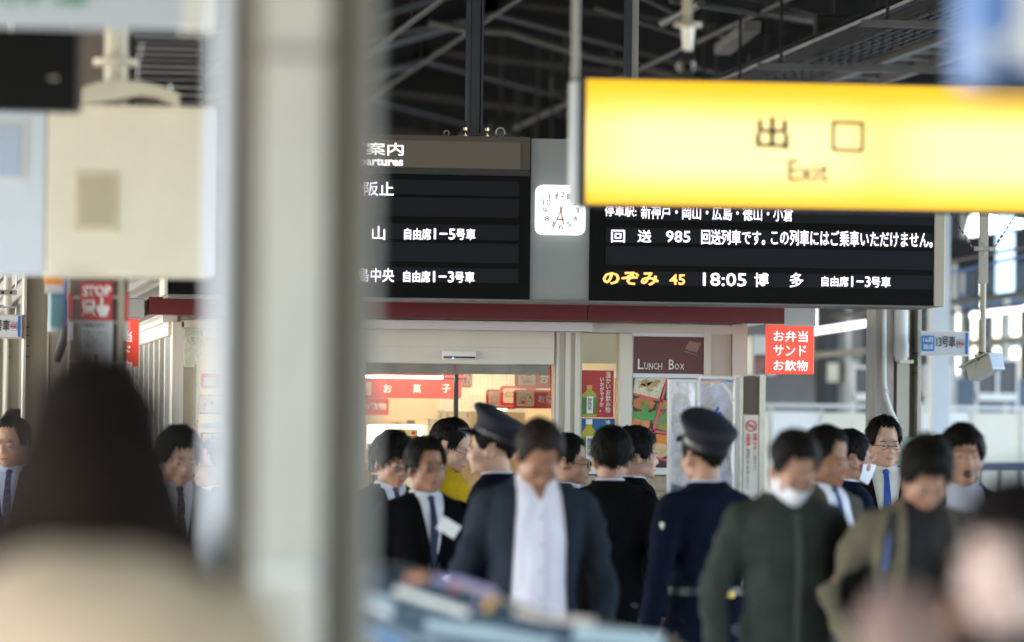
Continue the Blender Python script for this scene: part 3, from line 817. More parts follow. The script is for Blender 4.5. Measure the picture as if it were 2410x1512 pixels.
a = MB(); a.disc(861, 918, 4, YS + 1.2, .006, ring=3); a.line(853, 916, 857, 918, 1, YS + 1.2, .006); a.line(865, 918, 870, 915, 1, YS + 1.2, .006); a.build('candy_icon', redl, s1)
s0 = shop_sign(690, 872, 1090, 894, YS + 1.9, 'upper long red sign partly behind the door head')
# fluorescent tube across it
ft = thing('fluorescent_tube', 'lit fluorescent tube hanging in front of the red sweets sign', 'lamp', tuple(W(950, 889, YS + 1.0)))
a = MB(); p0, p1 = W(700, 884, YS + 1.0), W(1042, 889, YS + 1.0); p0.z = p1.z
a.tube([p0, p1], .0085, 8); a.build('tube', M('tube_white', (1, 1, 1), .5, var=0, emit=1.2, ecol=(1, .95, .9)), ft)
a = MB(); p2 = Vector((p1.x + .12, p1.y, p1.z)); a.tube([p1, p2], .01, 8); a.build('tube_end', redl, ft)
a = MB(); a.tube([(p0.x, p0.y, p0.z + .01), (p0.x, p0.y, wt_ - .03)], .003, 5); a.tube([(p1.x, p0.y, p0.z + .01), (p1.x, p0.y, wt_ - .03)], .003, 5); a.build('wire', galv, ft)
shop_sign(780, 937, 915, 977, YS + 2.4, 'short red sign reading drinks, lower left behind the door glass', (('お飲物', 852, 948, 909, 966),))
t = shop_sign(1212, 838, 1330, 915, YS + .75, 'red sign with newspaper picture, topmost at the right doorway', (('お', 1270, 882, 1290, 903),), (1220, 860, 1260, 908))
a = MB()
a.rrect(1227, 866, 1250, 892, YS + .75, .006, .002, .15)
a.build('page_icon', redl, t)
a = MB(); a.rrect(1228.2, 867, 1249, 891, YS + .75, .008, .002, .15); a.build('page_field', icon, t)
a = MB()
for v in (872, 876, 880, 884): a.line(1240, v, 1248, v, 1.6, YS + .75, .0095)
for v in (897, 901): a.line(1230, v, 1252, v, 1.8, YS + .75, .006)
a.line(1238.5, 868, 1238.5, 890, 1, YS + .75, .0095); a.build('print_line', redl, t)
t = shop_sign(1144, 917, 1216, 963, YS + 2.2, 'red framed delicatessen picture sign, furthest left of the cluster', (), (1150, 922, 1212, 957))
a = MB(); a.disc(1163, 940, 7, YS + 2.2, .006, ring=6.2); a.disc(1180, 939, 9, YS + 2.2, .006, ring=8.2)
a.line(1153, 947, 1195, 947, 1.2, YS + 2.2, .007); a.build('food_icon', redl, t)
text('DELICA', 1158, 949, 1186, 953, YS + 2.2, .006, redl, t)
t = shop_sign(1177, 909, 1262, 956, YS + 1.6, 'red framed counter picture sign in the middle of the cluster', (), (1184, 915, 1240, 949))
a = MB()
for k in range(6): a.line(1192 + k * 6, 925, 1196 + k * 6, 919, 1, YS + 1.6, .006)
a.rrect(1190, 925, 1232, 934, YS + 1.6, .006, .002, .1); a.build('stall_icon', redl, t)
a = MB(); a.rrect(1191, 926, 1231, 933, YS + 1.6, .008, .002, .1); a.build('stall_field', icon, t)
t = shop_sign(1209, 918, 1330, 962, YS + .7, 'red sign with rice ball picture, lowest at the right doorway', (('おに', 1266, 931, 1300, 947),), (1216, 922, 1257, 957))
def tri(mb, u, v, w, h, Y, off):
    pts = [W(u - w, v + h, Y), W(u + w, v + h, Y), W(u + w * .28, v, Y), W(u - w * .28, v, Y)]
    mb.poly([(q.x, q.z) for q in pts], Y - off, .002)
for du, dv, o_ in ((0, 0, .006), (13, -5, .0045)):
    a = MB(); tri(a, 1231 + du, 934 + dv, 11, 17, YS + .7, o_); a.build('rice_icon', redl, t)
    a = MB(); tri(a, 1231 + du, 935.5 + dv, 9.3, 14.5, YS + .7, o_ + .001); a.build('rice_field', icon, t)
a = MB(); a.fb(1226, 943, 1236, 951, YS + .7, .001, .0085); a.disc(1247, 936, 3, YS + .7, .0085, seg=10); a.build('nori_icon', redl, t)
t = shop_sign(1080, 876, 1111, 912, YS + 2.0, 'small striped red station sign end near the centre of the doorway', (('ION', 1087, 879, 1109, 910),))

# posters on the narrow window
YP = YS - .0 + .04
def bottle(par, u, v0, v1, w, cap, liq, Y):
    a = MB(); h = v1 - v0
    prof = [(.18, 0), (.18, .12), (.16, .13), (.2, .17), (.42, .26), (.5, .34), (.5, .97), (.46, 1)]
    L_ = [(u - w * x, v0 + h * y) for x, y in prof]; R2 = [(u + w * x, v0 + h * y) for x, y in reversed(prof)]
    pts = [W(x, y, Y) for x, y in L_ + R2]
    a.poly([(q.x, q.z) for q in pts], Y - .004, .002); a.build('bottle_print', liq, par)
    a = MB(); a.fb(u - w * .2, v0, u + w * .2, v0 + h * .11, Y, .002, .007); a.build('cap_print', cap, par)
    a = MB(); a.fb(u - w * .5, v0 + h * .40, u + w * .5, v0 + h * .92, Y, .002, .0065); a.build('label_print', M('tea_green', (.06, .25, .05), .5, var=.5, scale=22), par)
    a = MB(); a.fb(u - w * .2, v0 + h * .36, u + w * .24, v0 + h * .9, Y, .002, .0085); a.build('paper_label', wt, par)
    text('静岡茶', u - w * .13, v0 + h * .40, u + w * .15, v0 + h * .8, Y, .010, bk, par, .0, vertical=True)
    a = MB(); a.disc(u + w * .38, v0 + h * .82, w * .09, Y, .0095, seg=10); a.build('seal_print', redl, par)
po1 = thing('window_poster', 'red hot drink poster with green tea bottle in the narrow window', 'poster', tuple(W(1407, 985, YP)))
a = MB(); a.fb(1367, 872, 1444, 983, YP, .003, .002); a.build('sheet', M('poster_red', (.45, .02, .03), .35, var=.05), po1)
bottle(po1, 1387, 907, 981, 34, M('cap_orange', (.75, .35, .12), .5, var=0), M('tea_yellow', (.4, .42, .06), .4, var=.1), YP)
text('温かいお飲み物', 1425, 876, 1437, 972, YP, .006, wt, po1, .015, vertical=True)
text('いかがですか。', 1411, 889, 1421, 970, YP, .006, wt, po1, .015, vertical=True)
po2 = thing('window_poster', 'blue cold drink poster with tall green tea bottle below the red one', 'poster', tuple(W(1407, 1100, YP)))
a = MB(); a.fb(1366, 985, 1446, 1098, YP, .003, .002); a.build('sheet', M('poster_blue', (.005, .1, .3), .35, var=.05), po2)
bottle(po2, 1386, 987, 1097, 38, wt, M('tea_yellow2', (.5, .42, .03), .4, var=.1), YP)
text('冷たい', 1424, 989, 1436, 1028, YP, .006, wt, po2, .015, vertical=True)
po3 = thing('window_poster', 'small orange leaflet strip behind the right edge of the drink posters', 'poster', tuple(W(1453, 1000, YP + .3)))
a = MB(); a.fb(1446, 890, 1468, 960, YP + .3, .003); a.build('sheet', M('leaflet_orange', (.75, .35, .03), .5, var=.4, scale=30), po3)
a = MB(); a.fb(1446, 962, 1468, 1000, YP + .3, .003); a.build('lower_sheet', M('leaflet_pink', (.7, .5, .4), .5, var=.4, scale=30), po3)
ib('window_blind', M('blind_tan', (.3, .25, .18), .6, var=.04), 1367, 774, 1460, 856, YS + .35, .02)

# lunch box poster
lp = thing('lunch_box_poster', 'large bento poster with maroon heading on the kiosk window', 'poster', tuple(W(1575, 1100, YS)))
YL = YS - .002
a = MB(); a.fb(1488, 788, 1657, 1104, YL, .003); a.build('sheet', M('poster_paleblue', (.68, .74, .85), .4, var=.03), lp)
a = MB(); a.fb(1491, 793, 1659, 880, YL, .002, .003); a.build('heading_field', M('maroon', (.11, .035, .035), .45, var=.06), lp)
lk = lambda s, *r: text(s, *r, YL, .006, wt, lp, .0)
for s, u0, u1, v0 in (('L', 1501, 1515, 845), ('U', 1516, 1525, 855), ('N', 1527, 1536, 855), ('C', 1538, 1546, 855), ('H', 1548, 1558, 855), ('B', 1574, 1586, 847), ('O', 1588, 1598, 857), ('X', 1600, 1610, 857)):
    z_ = 869 + (u0 - 1500) * .012
    lk(s, u0, v0, u1, z_)
    a = MB()
    if s in 'LNHBU':      # serif feet
        a.line(u0 - 1.5, v0 if s == 'U' else z_, u0 + 4, v0 if s == 'U' else z_, 1, YL, .006)
        a.build('serif', wt, lp)
    else: a.bm.free()
a = MB(); pts = [W(*q, YL) for q in ((1622, 803), (1650, 808), (1640, 830), (1612, 822))]; a.poly([(q.x, q.z) for q in pts], YL - .005, .002)
a.line(1608, 826, 1640, 837, 1.6, YL, .005); a.build('lunchbox_icon', M('icon_dusty', (.3, .15, .13), .5, var=0), lp)
# food print: flat coloured pieces
def blobm(name, col, v=.35, s=28, b=.3): return M(name, col, .35, var=v, scale=s, bump=b)
def fpoly(name, mt_, pts, off):
    a = MB(); q = [W(x, y, YL) for x, y in pts]; a.poly([(p_.x, p_.z) for p_ in q], YL - off, .002); return a.build(name, mt_, lp)
def blob(u, v, ru, rv, rough_=.12, n=18, rot=0):
    out = []
    for k in range(n):
        t = 2 * math.pi * k / n; r = 1 + random.uniform(-rough_, rough_)
        x, y = ru * r * math.cos(t), rv * r * math.sin(t)
        out.append((u + x * math.cos(rot) - y * math.sin(rot), v + x * math.sin(rot) + y * math.cos(rot)))
    return out
fpoly('box_base', M('lacquer_dark', (.03, .012, .012), .3, var=.1), [(1490, 889), (1656, 891), (1656, 1102), (1490, 1101)], .003)
fpoly('rice_cell', M('rice', (.8, .76, .6), .6, var=.3, scale=120, bump=.5), [(1494, 890), (1568, 891), (1551, 940), (1490, 926)], .005)
for k in range(60):
    u, v = 1496 + random.random() * 62, 893 + random.random() * 38
    fpoly('rice_grain', M('rice_white', (.75, .72, .6), .5, var=.05), blob(u, v, 2.6, 1.2, .05, 8, random.random() * 3), .0065)
for u, v, r in ((1520, 901, 13), (1535, 906, 12), (1512, 908, 8), (1546, 898, 8), (1528, 918, 7)):
    fpoly('chicken_piece', blobm('clam_brown', (.5, .34, .17)), blob(u, v, r, r * .6, .2), .008)
for k in range(14): fpoly('herb_fleck', M('herb_green', (.1, .2, .05), .5, var=0), blob(1500 + random.random() * 50, 893 + random.random() * 36, 1.6, 1, .2, 6), .0095)
fpoly('cup_green', blobm('cup_teal', (.06, .28, .22)), [(1575, 893), (1640, 895), (1650, 905), (1656, 940), (1570, 944), (1566, 920)], .005)
for k in range(9): fpoly('cup_pleat', M('pleat_light', (.12, .42, .35), .5, var=0), [(1572 + k * 7, 895), (1575 + k * 7, 895), (1571 + k * 7, 938), (1568 + k * 7, 938)], .0065)
fpoly('fried_piece', blobm('karaage', (.5, .2, .06)), blob(1515, 950, 26, 16, .1), .006)
fpoly('fried_piece', blobm('karaage2', (.55, .25, .08)), blob(1508, 988, 22, 20, .08), .006)
fpoly('salmon_piece', blobm('salmon', (.7, .27, .11)), blob(1505, 1000, 24, 14, .06), .007)
leafm = M('bamboo_leaf', (.07, .32, .08), .4, var=.15, scale=20)
fpoly('leaf', leafm, [(1490, 968), (1508, 975), (1517, 938), (1526, 972), (1545, 965), (1540, 990), (1512, 990), (1490, 984)], .009)
fpoly('yellow_cup', blobm('cup_olive', (.3, .28, .06)), [(1546, 950), (1572, 946), (1576, 1018), (1538, 1008)], .006)
fpoly('pepper', M('pepper_green', (.03, .16, .04), .15, var=.3, scale=20), [(1533, 992), (1548, 982), (1574, 968), (1578, 985), (1556, 996), (1540, 1002)], .010)
fpoly('onion_piece', M('purple_bean', (.25, .05, .1), .3, var=.1), blob(1566, 968, 12, 6), .008)
fpoly('green_cup', blobm('cup_dark', (.05, .12, .06)), blob(1535, 1042, 14, 26, .12), .006)
fpoly('carrot', blobm('carrot', (.7, .22, .04), .15), [(1545, 1022), (1576, 1026), (1590, 1045), (1585, 1052), (1538, 1046)], .009)
fpoly('dumpling', blobm('dumpling', (.62, .45, .24), .25), blob(1550, 1062, 25, 17, .08), .010)
fpoly('meat_piece', blobm('dark_meat', (.25, .06, .05), .3), blob(1585, 1062, 16, 14, .1), .008)
fpoly('bean_row', blobm('black_bean', (.05, .02, .02), .5), blob(1555, 1095, 40, 6, .2), .006)
fpoly('pink_piece', blobm('pink_pickle', (.6, .3, .35), .3), blob(1620, 1020, 30, 24, .1), .006)
divm = M('divider_red', (.65, .1, .11), .35, var=.1)
for q in ([(1491, 925), (1656, 965), (1656, 970), (1491, 931)], [(1568, 890), (1573, 890), (1525, 1070), (1518, 1070)], [(1491, 1005), (1656, 1030), (1656, 1036), (1491, 1011)], [(1518, 1069), (1656, 1103), (1640, 1103), (1518, 1075)]):
    fpoly('divider', divm, q, .012)

# left window content
SW = YS + .8
wc = thing('wall_clock', 'brown drum shaped clock seen edge on inside the left window', 'clock', tuple(W(456, 1055, SW)))
a = MB(); c = W(456, 955, SW); rr = 100 * SW / FP; hw = 22 * SW / FP
a.tube([(c.x - hw * .95, SW + .42, c.z), (c.x + hw * .95, SW + .41, c.z)], rr, 40); a.build('drum', M('clock_brown', (.36, .25, .16), .35, var=.08), wc, smooth=False)
a = MB(); a.tube([(c.x - hw - .008, SW + .421, c.z), (c.x - hw * .95 - .001, SW + .42, c.z)], rr * .96, 40); a.build('dial', white, wc)
a = MB(); q = W(455, 850, SW); a.box(q.x - .025, q.x + .03, SW + .3, SW + .36, q.z - .03, q.z + .25); a.build('bracket', white, wc)
fan = thing('wall_fan', 'cream caged wall fan above the drum clock in the left window', 'fan', tuple(W(457, 845, SW)))
a = MB(); c = W(459, 818, SW)
for r_ in (.03, .045, .06, .07):
    for k in range(20):
        t0, t1 = 2 * math.pi * k / 20, 2 * math.pi * (k + 1) / 20
        a.tube([(c.x + r_ * math.cos(t0), SW, c.z + r_ * math.sin(t0)), (c.x + r_ * math.cos(t1), SW, c.z + r_ * math.sin(t1))], .002, 4)
for k in range(12):
    t0 = 2 * math.pi * k / 12; a.tube([(c.x, SW - .01, c.z), (c.x + .07 * math.cos(t0), SW, c.z + .07 * math.sin(t0))], .002, 4)
a.build('guard', white, fan)
for k in range(4):
    a = MB(); t0 = k * math.pi / 2 + .3; a.beam((c.x + .015 * math.cos(t0), SW + .02, c.z + .015 * math.sin(t0)), (c.x + .058 * math.cos(t0), SW + .03, c.z + .058 * math.sin(t0)), .03, .006); a.build('blade', M('fan_blade', (.45, .5, .45), .4), fan)
a = MB(); a.box(c.x - .05, c.x + .05, SW + .04, SW + .1, c.z + .02, c.z + .1, .01); a.tube([(c.x, SW, c.z), (c.x, SW + .05, c.z)], .018, 10); a.build('motor', beige, fan)
rs = thing('red_shop_sign', 'blurred red and white sign high in the left window', 'sign', tuple(W(500, 920, SW + .5)))
a = MB(); a.rrect(473, 880, 520, 915, SW + .5, 0, .01); a.build('board', redsign, rs)
a = MB(); a.rrect(480, 888, 510, 908, SW + .5, .003, .003); a.build('picture_field', wt, rs)
rs = thing('wine_shop_sign', 'white sign with wine bottle drawing and red borders in the left window', 'sign', tuple(W(500, 976, SW + .4)))
a = MB(); a.fb(470, 930, 530, 976, SW + .4, .01); a.build('board', M('sign_cream', (.75, .7, .62), .5, var=.02), rs)
for v in (931, 973):
    a = MB(); a.fb(470, v - 1.5, 530, v + 2, SW + .4, .004, .004); a.build('red_border', redsign, rs)
a = MB(); a.line(478, 965, 485, 950, 6, SW + .4, .004); a.line(485, 950, 490, 941, 2, SW + .4, .004); a.line(500, 948, 500, 962, 1, SW + .4, .004); a.disc(500, 948, 4, SW + .4, .004, seg=10); a.build('bottle_icon', redl, rs)
st = thing('souvenir_poster', 'red souvenir poster with yellow character and cloud bubble in the left window', 'poster', tuple(W(495, 1096, SW - .6)))
YT = SW - .65
a = MB(); a.fb(472, 1018, 535, 1092, YT, .004); a.build('sheet', M('poster_crimson', (.5, .03, .04), .4, var=.06), st)
text('関西', 478, 1022, 520, 1048, YT, .004, M('letter_yellow', (.75, .65, .1), .5, var=0), st, .03)
a = MB()
for k in range(7): a.disc(480 + k * 6.5, 1003 + 3 * math.sin(k * 1.7), 8, YT, .004, seg=14)
a.build('bubble', M('bubble_pale', (.62, .68, .7), .5, var=.02), st)
text('この中に', 484, 996, 505, 1001, YT, .009, bk, st, 0); text('わての', 484, 1003, 508, 1008, YT, .009, bk, st, 0)
hk = thing('window_ornament', 'pale looped cord ornament with tassel hanging in front of the drum clock', 'ornament', tuple(W(466, 1000, YT)))
a = MB(); a.tube([W(463, 775, YT), W(464, 870, YT), W(462, 990, YT)], .003, 6); a.tube([W(470, 775, YT), W(469, 900, YT), W(466, 990, YT)], .003, 6); a.build('strand', M('cord_blue', (.55, .65, .66), .5, var=0), hk)
a = MB(); a.ell(W(464, 993, YT), (.01, .01, .012)); a.build('bead', M('bead_teal', (.3, .45, .5), .3, var=0), hk)
a = MB(); a.tube([W(464, 998, YT), W(458, 1030, YT)], [.005, .018], 8); a.build('striped_tassel', M('tassel', (.65, .35, .28), .6, var=.5, scale=60), hk)

# red lunch signs at both ends of the fascia
def lunch(u0, u1, v0, v1, lab, gl):
    t = thing('lit_red_sign', lab, 'sign', tuple(W((u0 + u1) / 2, v1, YF)), group=None)
    a = MB(); a.fb(u0, v0, u1, v1, YF, .06, bev=.004); a.build('panel', M('red_sign_lit', (.72, .06, .04), .4, var=.02, emit=.1, ecol=(1, .09, .05)), t)
    for s, a0, b0, a1, b1 in gl: text(s, a0, b0, a1, b1, YF, .004, M('sign_white_lit', (.8, .8, .8), .5, var=0, emit=.12, ecol=(1, 1, 1)), t, .012)
    a = MB(); a.fb(u0 - 1, v0 - 2.5, u1 + 1, v0 - .5, YF, .07, .004); a.build('top_trim', galv, t)
    return t
g3 = lambda du: (('お弁当', 1820 + du, 779, 1901 + du, 805), ('サンド', 1820 + du, 813, 1897 + du, 839), ('お飲物', 1820 + du, 848, 1901 + du, 874))
lunch(1806, 1916, 766, 881, 'square red lit sign with three white text lines right of the kiosk', g3(0))
lunch(216, 327, 751, 862, 'red lit sign with white text partly hidden at the kiosk left end', g3(-1590 + 0))
for u0, u1, v0, v1, lb in ((1846, 1919, 722, 768, 'grey box above the right red lunch sign'), (300, 338, 701, 748, 'grey box above the left red lunch sign')):
    t = thing('sign_housing', lb, 'housing', tuple(W((u0 + u1) / 2, v1, YF)))
    a = MB(); a.fb(u0, v0, u1, v1, YF, .5); a.build('box', M('housing_grey', (.46, .45, .44), .45, var=.04), t)
    a = MB(); a.fb(u0, v0 + 2, u1, v0 + 3.5, YF, .005, .002); a.build('lid_joint', grsteel, t)
    a = MB(); a.disc(u1 - 9, v0 + 10, 1, YF, .003, seg=6); a.build('screw', dksteel, t)

# display case with blue plastic, and notice column right of the kiosk window
YD = 21.5
dc = thing('acrylic_display_case', 'clear acrylic display case with crumpled blue plastic beside the lunch poster', 'display case', (WX(1655, YD), YD, 0))
frm = M('case_frame', (.68, .7, .74), .3, var=.05)
for u0, u1, v0 in ((1573, 1580, 895), (1642, 1648, 890), (1732, 1741, 884)):
    a = MB(); x0, x1, z0, z1 = rect(u0, v0, u1, 1150, YD); a.box(x0, x1, YD, YD + .03, 0, z1); a.build('frame_post', frm, dc)
a = MB(); a.fb(1575, 893, 1640, 899, YD, .03, -.002); a.fb(1648, 886, 1732, 892, YD, .03, -.002); a.build('frame_head', frm, dc)
a = MB(); x0, x1, z0, z1 = rect(1650, 896, 1700, 903, YD); a.box(x0, x1, YD + .01, YD + .02, z0, z1); a.build('pink_tape', M('tape_pink', (.7, .35, .32), .4), dc)
film = M('blue_plastic_film', (.34, .46, .85), .1, var=.8, scale=9, bump=1.2, coat=.6)
a = MB()
def sheetgrid(mb, x0, x1, z0, z1, y, amp, nx=26, nz=36, seed=0):
    vs = {}
    for i in range(nx + 1):
        for j in range(nz + 1):
            x = x0 + (x1 - x0) * i / nx; z = z0 + (z1 - z0) * j / nz
            n_ = mnoise.noise(Vector((x * 9, z * 6, seed))) + .5 * mnoise.noise(Vector((x * 22, z * 15, seed)))
            vs[i, j] = mb.bm.verts.new((x, y + amp * n_, z))
    for i in range(nx):
        for j in range(nz): mb.bm.faces.new((vs[i, j], vs[i + 1, j], vs[i + 1, j + 1], vs[i, j + 1]))
x0, x1, z0, z1 = rect(1650, 893, 1731, 1160, YD)
sheetgrid(a, x0, x1, .3, z1, YD + .08, .07); a.build('plastic_film', film, dc, smooth=True)
a = MB(); x0, x1, z0, z1 = rect(1582, 900, 1641, 1160, YD)
sheetgrid(a, x0, x1, .3, z1, YD + .08, .06, seed=4); a.build('plastic_film', M('pale_plastic_film', (.6, .66, .82), .1, var=.7, scale=9, bump=1.2, coat=.5), dc, smooth=True)
a = MB(); x0, x1, z0, z1 = rect(1580, 899, 1732, 1160, YD); a.box(x0, x1, YD + .004, YD + .008, .2, z1); a.build('front_pane', glass_mat('case_glass', (.92, .94, 1)), dc)
for s_, pts in (('hanger_hoop', [(1655, 940), (1665, 912), (1682, 900), (1700, 903), (1716, 922), (1724, 945)]),):
    a = MB(); a.tube([W(u, v, YD + .02) for u, v in pts], .008, 8); a.build(s_, M('hoop_white', (.8, .85, .9), .3, var=0), dc, smooth=True)
a = MB(); a.ell(W(1694, 985, YD), (.016, .01, .032)); a.ell(W(1686, 968, YD), (.008, .01, .025), Matrix.Rotation(.6, 3, 'Y')); a.build('blue_clip', M('clip_blue', (.02, .08, .5), .3, var=.2), dc, smooth=True)
nc = thing('notice_column', 'white square column with brown panel and red no smoking notice', 'column', (WX(1768, YD + .3), YD + .3, 0))
def cb(name, mt_, u0, u1, v0, off, z0=0, v1=None):
    a = MB(); x0, x1 = WX(u0, YD), WX(u1, YD); z1 = WZ(v0, YD, u0)
    if v1: z0 = WZ(v1, YD, u0)
    a.box(x0, x1, YD - off, YD - off + .02, z0, z1); return a.build(name, mt_, nc)
a = MB(); a.box(WX(1741, YD), WX(1799, YD), YD + .02, YD + .26, 0, WZ(886, YD, 1741)); a.build('shaft', white, nc)
cb('edge_trim', galv, 1740, 1748, 886, .012); cb('edge_trim', galv, 1787, 1800, 884, .012)
cb('brown_panel', M('panel_brown', (.09, .065, .05), .5), 1749, 1786, 886, .004, v1=976)
cb('notice', M('notice_white', (.66, .62, .6), .5, var=.03), 1750, 1786, 977, .008, v1=1165)
a = MB(); a.disc(1767, 1003, 14, YD, .012, ring=11); a.line(1757, 994, 1777, 1013, 3, YD, .012); a.build('ban_icon', M('notice_red', (.6, .08, .08), .5, var=0), nc)
a = MB(); a.line(1759, 1003, 1775, 1003, 3, YD, .011); a.build('cigarette_icon', M('notice_navy', (.08, .08, .25), .5, var=0), nc)
text('禁煙です', 1771, 1020, 1781, 1062, YD, .012, M('notice_red'), nc, .03, vertical=True)
text('全面禁煙', 1755, 1020, 1765, 1052, YD, .012, M('notice_red'), nc, .03, vertical=True)
text('ご協力下さい', 1772, 1066, 1780, 1110, YD, .012, bk, nc, 0, vertical=True)
text('喫煙所をご利用ください', 1755, 1056, 1763, 1150, YD, .012, bk, nc, 0, vertical=True)
mo = thing('pole_monitor', 'small white framed monitor on a pole behind the red lunch sign', 'monitor', (WX(1785, 33), 33, 0))
a = MB(); a.fb(1768, 788, 1830, 885, 33, .2, bev=.02); a.build('case', white, mo)
a = MB(); a.fb(1776, 835, 1808, 882, 33, .01, .01); a.build('screen', M('monitor_screen', (.25, .1, .1), .3, var=.9, scale=12), mo)
a = MB(); x0, x1 = WX(1786, 33), WX(1802, 33); a.box(x0, x1, 33.05, 33.12, 0, WZ(885, 33, 1790)); a.build('pole', white, mo)

# CCTV camera on a pole at right (in focus)
YV = 25.4
cp = thing('camera_pole', 'cream drop pole with chained bracket holding the right security camera', 'pole', tuple(W(2315, 830, YV)))
a = MB(); q = W(2315, 600, YV); a.box(q.x - .022, q.x + .022, YV - .022, YV + .022, WZ(668, YV, 2315), 4.2); a.build('upper_tube', beige, cp)
a = MB(); a.tube([(q.x, YV, WZ(830, YV, 2315)), (q.x, YV, WZ(668, YV, 2315))], .0165, 12); a.build('lower_tube', beige, cp)
a = MB(); a.fb(2290, 581, 2340, 592, YV, .02, .035, bev=.004); a.build('strap', ltsteel, cp)
for u, v in ((2302, 587), (2328, 587), (2315, 574), (2315, 600)):
    a = MB(); a.disc(u, v, 3, YV, .045, .01, seg=8); a.build('bolt', galv, cp)
for s in (-1, 1):
    for k in range(8):
        f0, f1 = k / 8, (k + .7) / 8
        u0, v0 = 2315 + s * 27, 582; u1, v1 = 2315 + s * 80, 498
        a = MB(); a.tube([W(u0 + (u1 - u0) * f0, v0 + (v1 - v0) * f0, YV), W(u0 + (u1 - u0) * f1, v0 + (v1 - v0) * f1, YV)], .009 if k in (1, 2) else .004, 6)
        a.build('chain_link', dksteel if k > 2 else galv, cp)
cc = thing('security_camera', 'white box security camera hanging right of the car 13 sign', 'camera', tuple(W(2315, 880, YV)))
Mrot = Matrix.Rotation(R(-38), 3, 'Z') @ Matrix.Rotation(R(0), 3, 'X')
def rbox(mb, c, sx, sy, sz, rot, bev):
    t = bmesh.new(); bmesh.ops.create_cube(t, size=1)
    for v in t.verts: v.co = Vector((v.co.x * sx, v.co.y * sy, v.co.z * sz))
    bmesh.ops.bevel(t, geom=list(t.edges), offset=bev, segments=3, affect='EDGES', profile=.5)
    for v in t.verts: v.co = rot @ v.co + c
    me = bpy.data.meshes.new('t'); t.to_mesh(me); t.free(); mb.bm.from_mesh(me); bpy.data.meshes.remove(me)
cc0 = W(2316, 866, YV)
rc_ = Matrix.Rotation(R(30), 3, 'Z') @ Matrix.Rotation(R(-20), 3, 'X')
a = MB(); rbox(a, cc0, .095, .20, .095, rc_, .014); a.build('housing', M('camera_cream', (.62, .6, .52), .3, var=.03), cc)
a = MB(); rbox(a, cc0 + rc_ @ Vector((0, -.104, 0)), .1, .014, .1, rc_, .006); a.build('lens_plate', M('camera_bluewhite', (.6, .66, .74), .3, var=.02), cc)
a = MB(); rbox(a, cc0 + rc_ @ Vector((0, .03, .055)), .108, .23, .012, rc_, .004); a.build('sunshield', M('camera_cream'), cc)
a = MB(); a.tube([W(2313, 830, YV), W(2296, 838, YV - .03), W(2296, 868, YV - .04)], .005, 8); a.build('yoke', M('camera_cream'), cc)
a = MB()
a.tube([W(2298, 846, YV - .03), W(2294, 836, YV - .03), W(2304, 829, YV - .03), W(2318, 832, YV - .03), W(2322, 846, YV - .03)], .004, 8)
a.tube([W(2302, 850, YV - .03), W(2306, 834, YV - .03), W(2322, 832, YV - .03), W(2334, 842, YV - .03), W(2336, 862, YV - .03)], .004, 8)
a.build('cable', black, cc, smooth=True)

# hanging camera before the board, in the roof space (soft focus)
YH = 17.5
hc = thing('dome_camera', 'dark dome camera on a pale plate hanging above the yellow exit sign', 'camera', tuple(W(1614, 180, YH)))
a = MB(); q = W(1617, 30, YH); a.tube([(q.x, YH, WZ(58, YH, 1617)), (q.x, YH, 4.2)], .017, 10); a.build('stem', beige2, hc)
a = MB(); q = W(1619, 60, YH); a.tube([(q.x, YH, q.z - .008), (q.x, YH, q.z + .008)], .052, 16); a.build('plate', ltsteel, hc)
a = MB(); a.tube([(q.x, YH, q.z - .008), (q.x, YH, WZ(120, YH, 1617))], [.026, .016], 12); a.build('neck', galv, hc)
a = MB(); c = W(1613, 150, YH); a.ell(c, (.038, .038, .05)); a.build('dome', M('dome_dark', (.03, .03, .035), .15), hc, smooth=True)
a = MB(); a.tube([c + Vector((.002, -.034, -.015)), c + Vector((.002, -.044, -.015))], .016, 14); a.build('lens', M('lens_black', (.005, .005, .006), .05), hc)

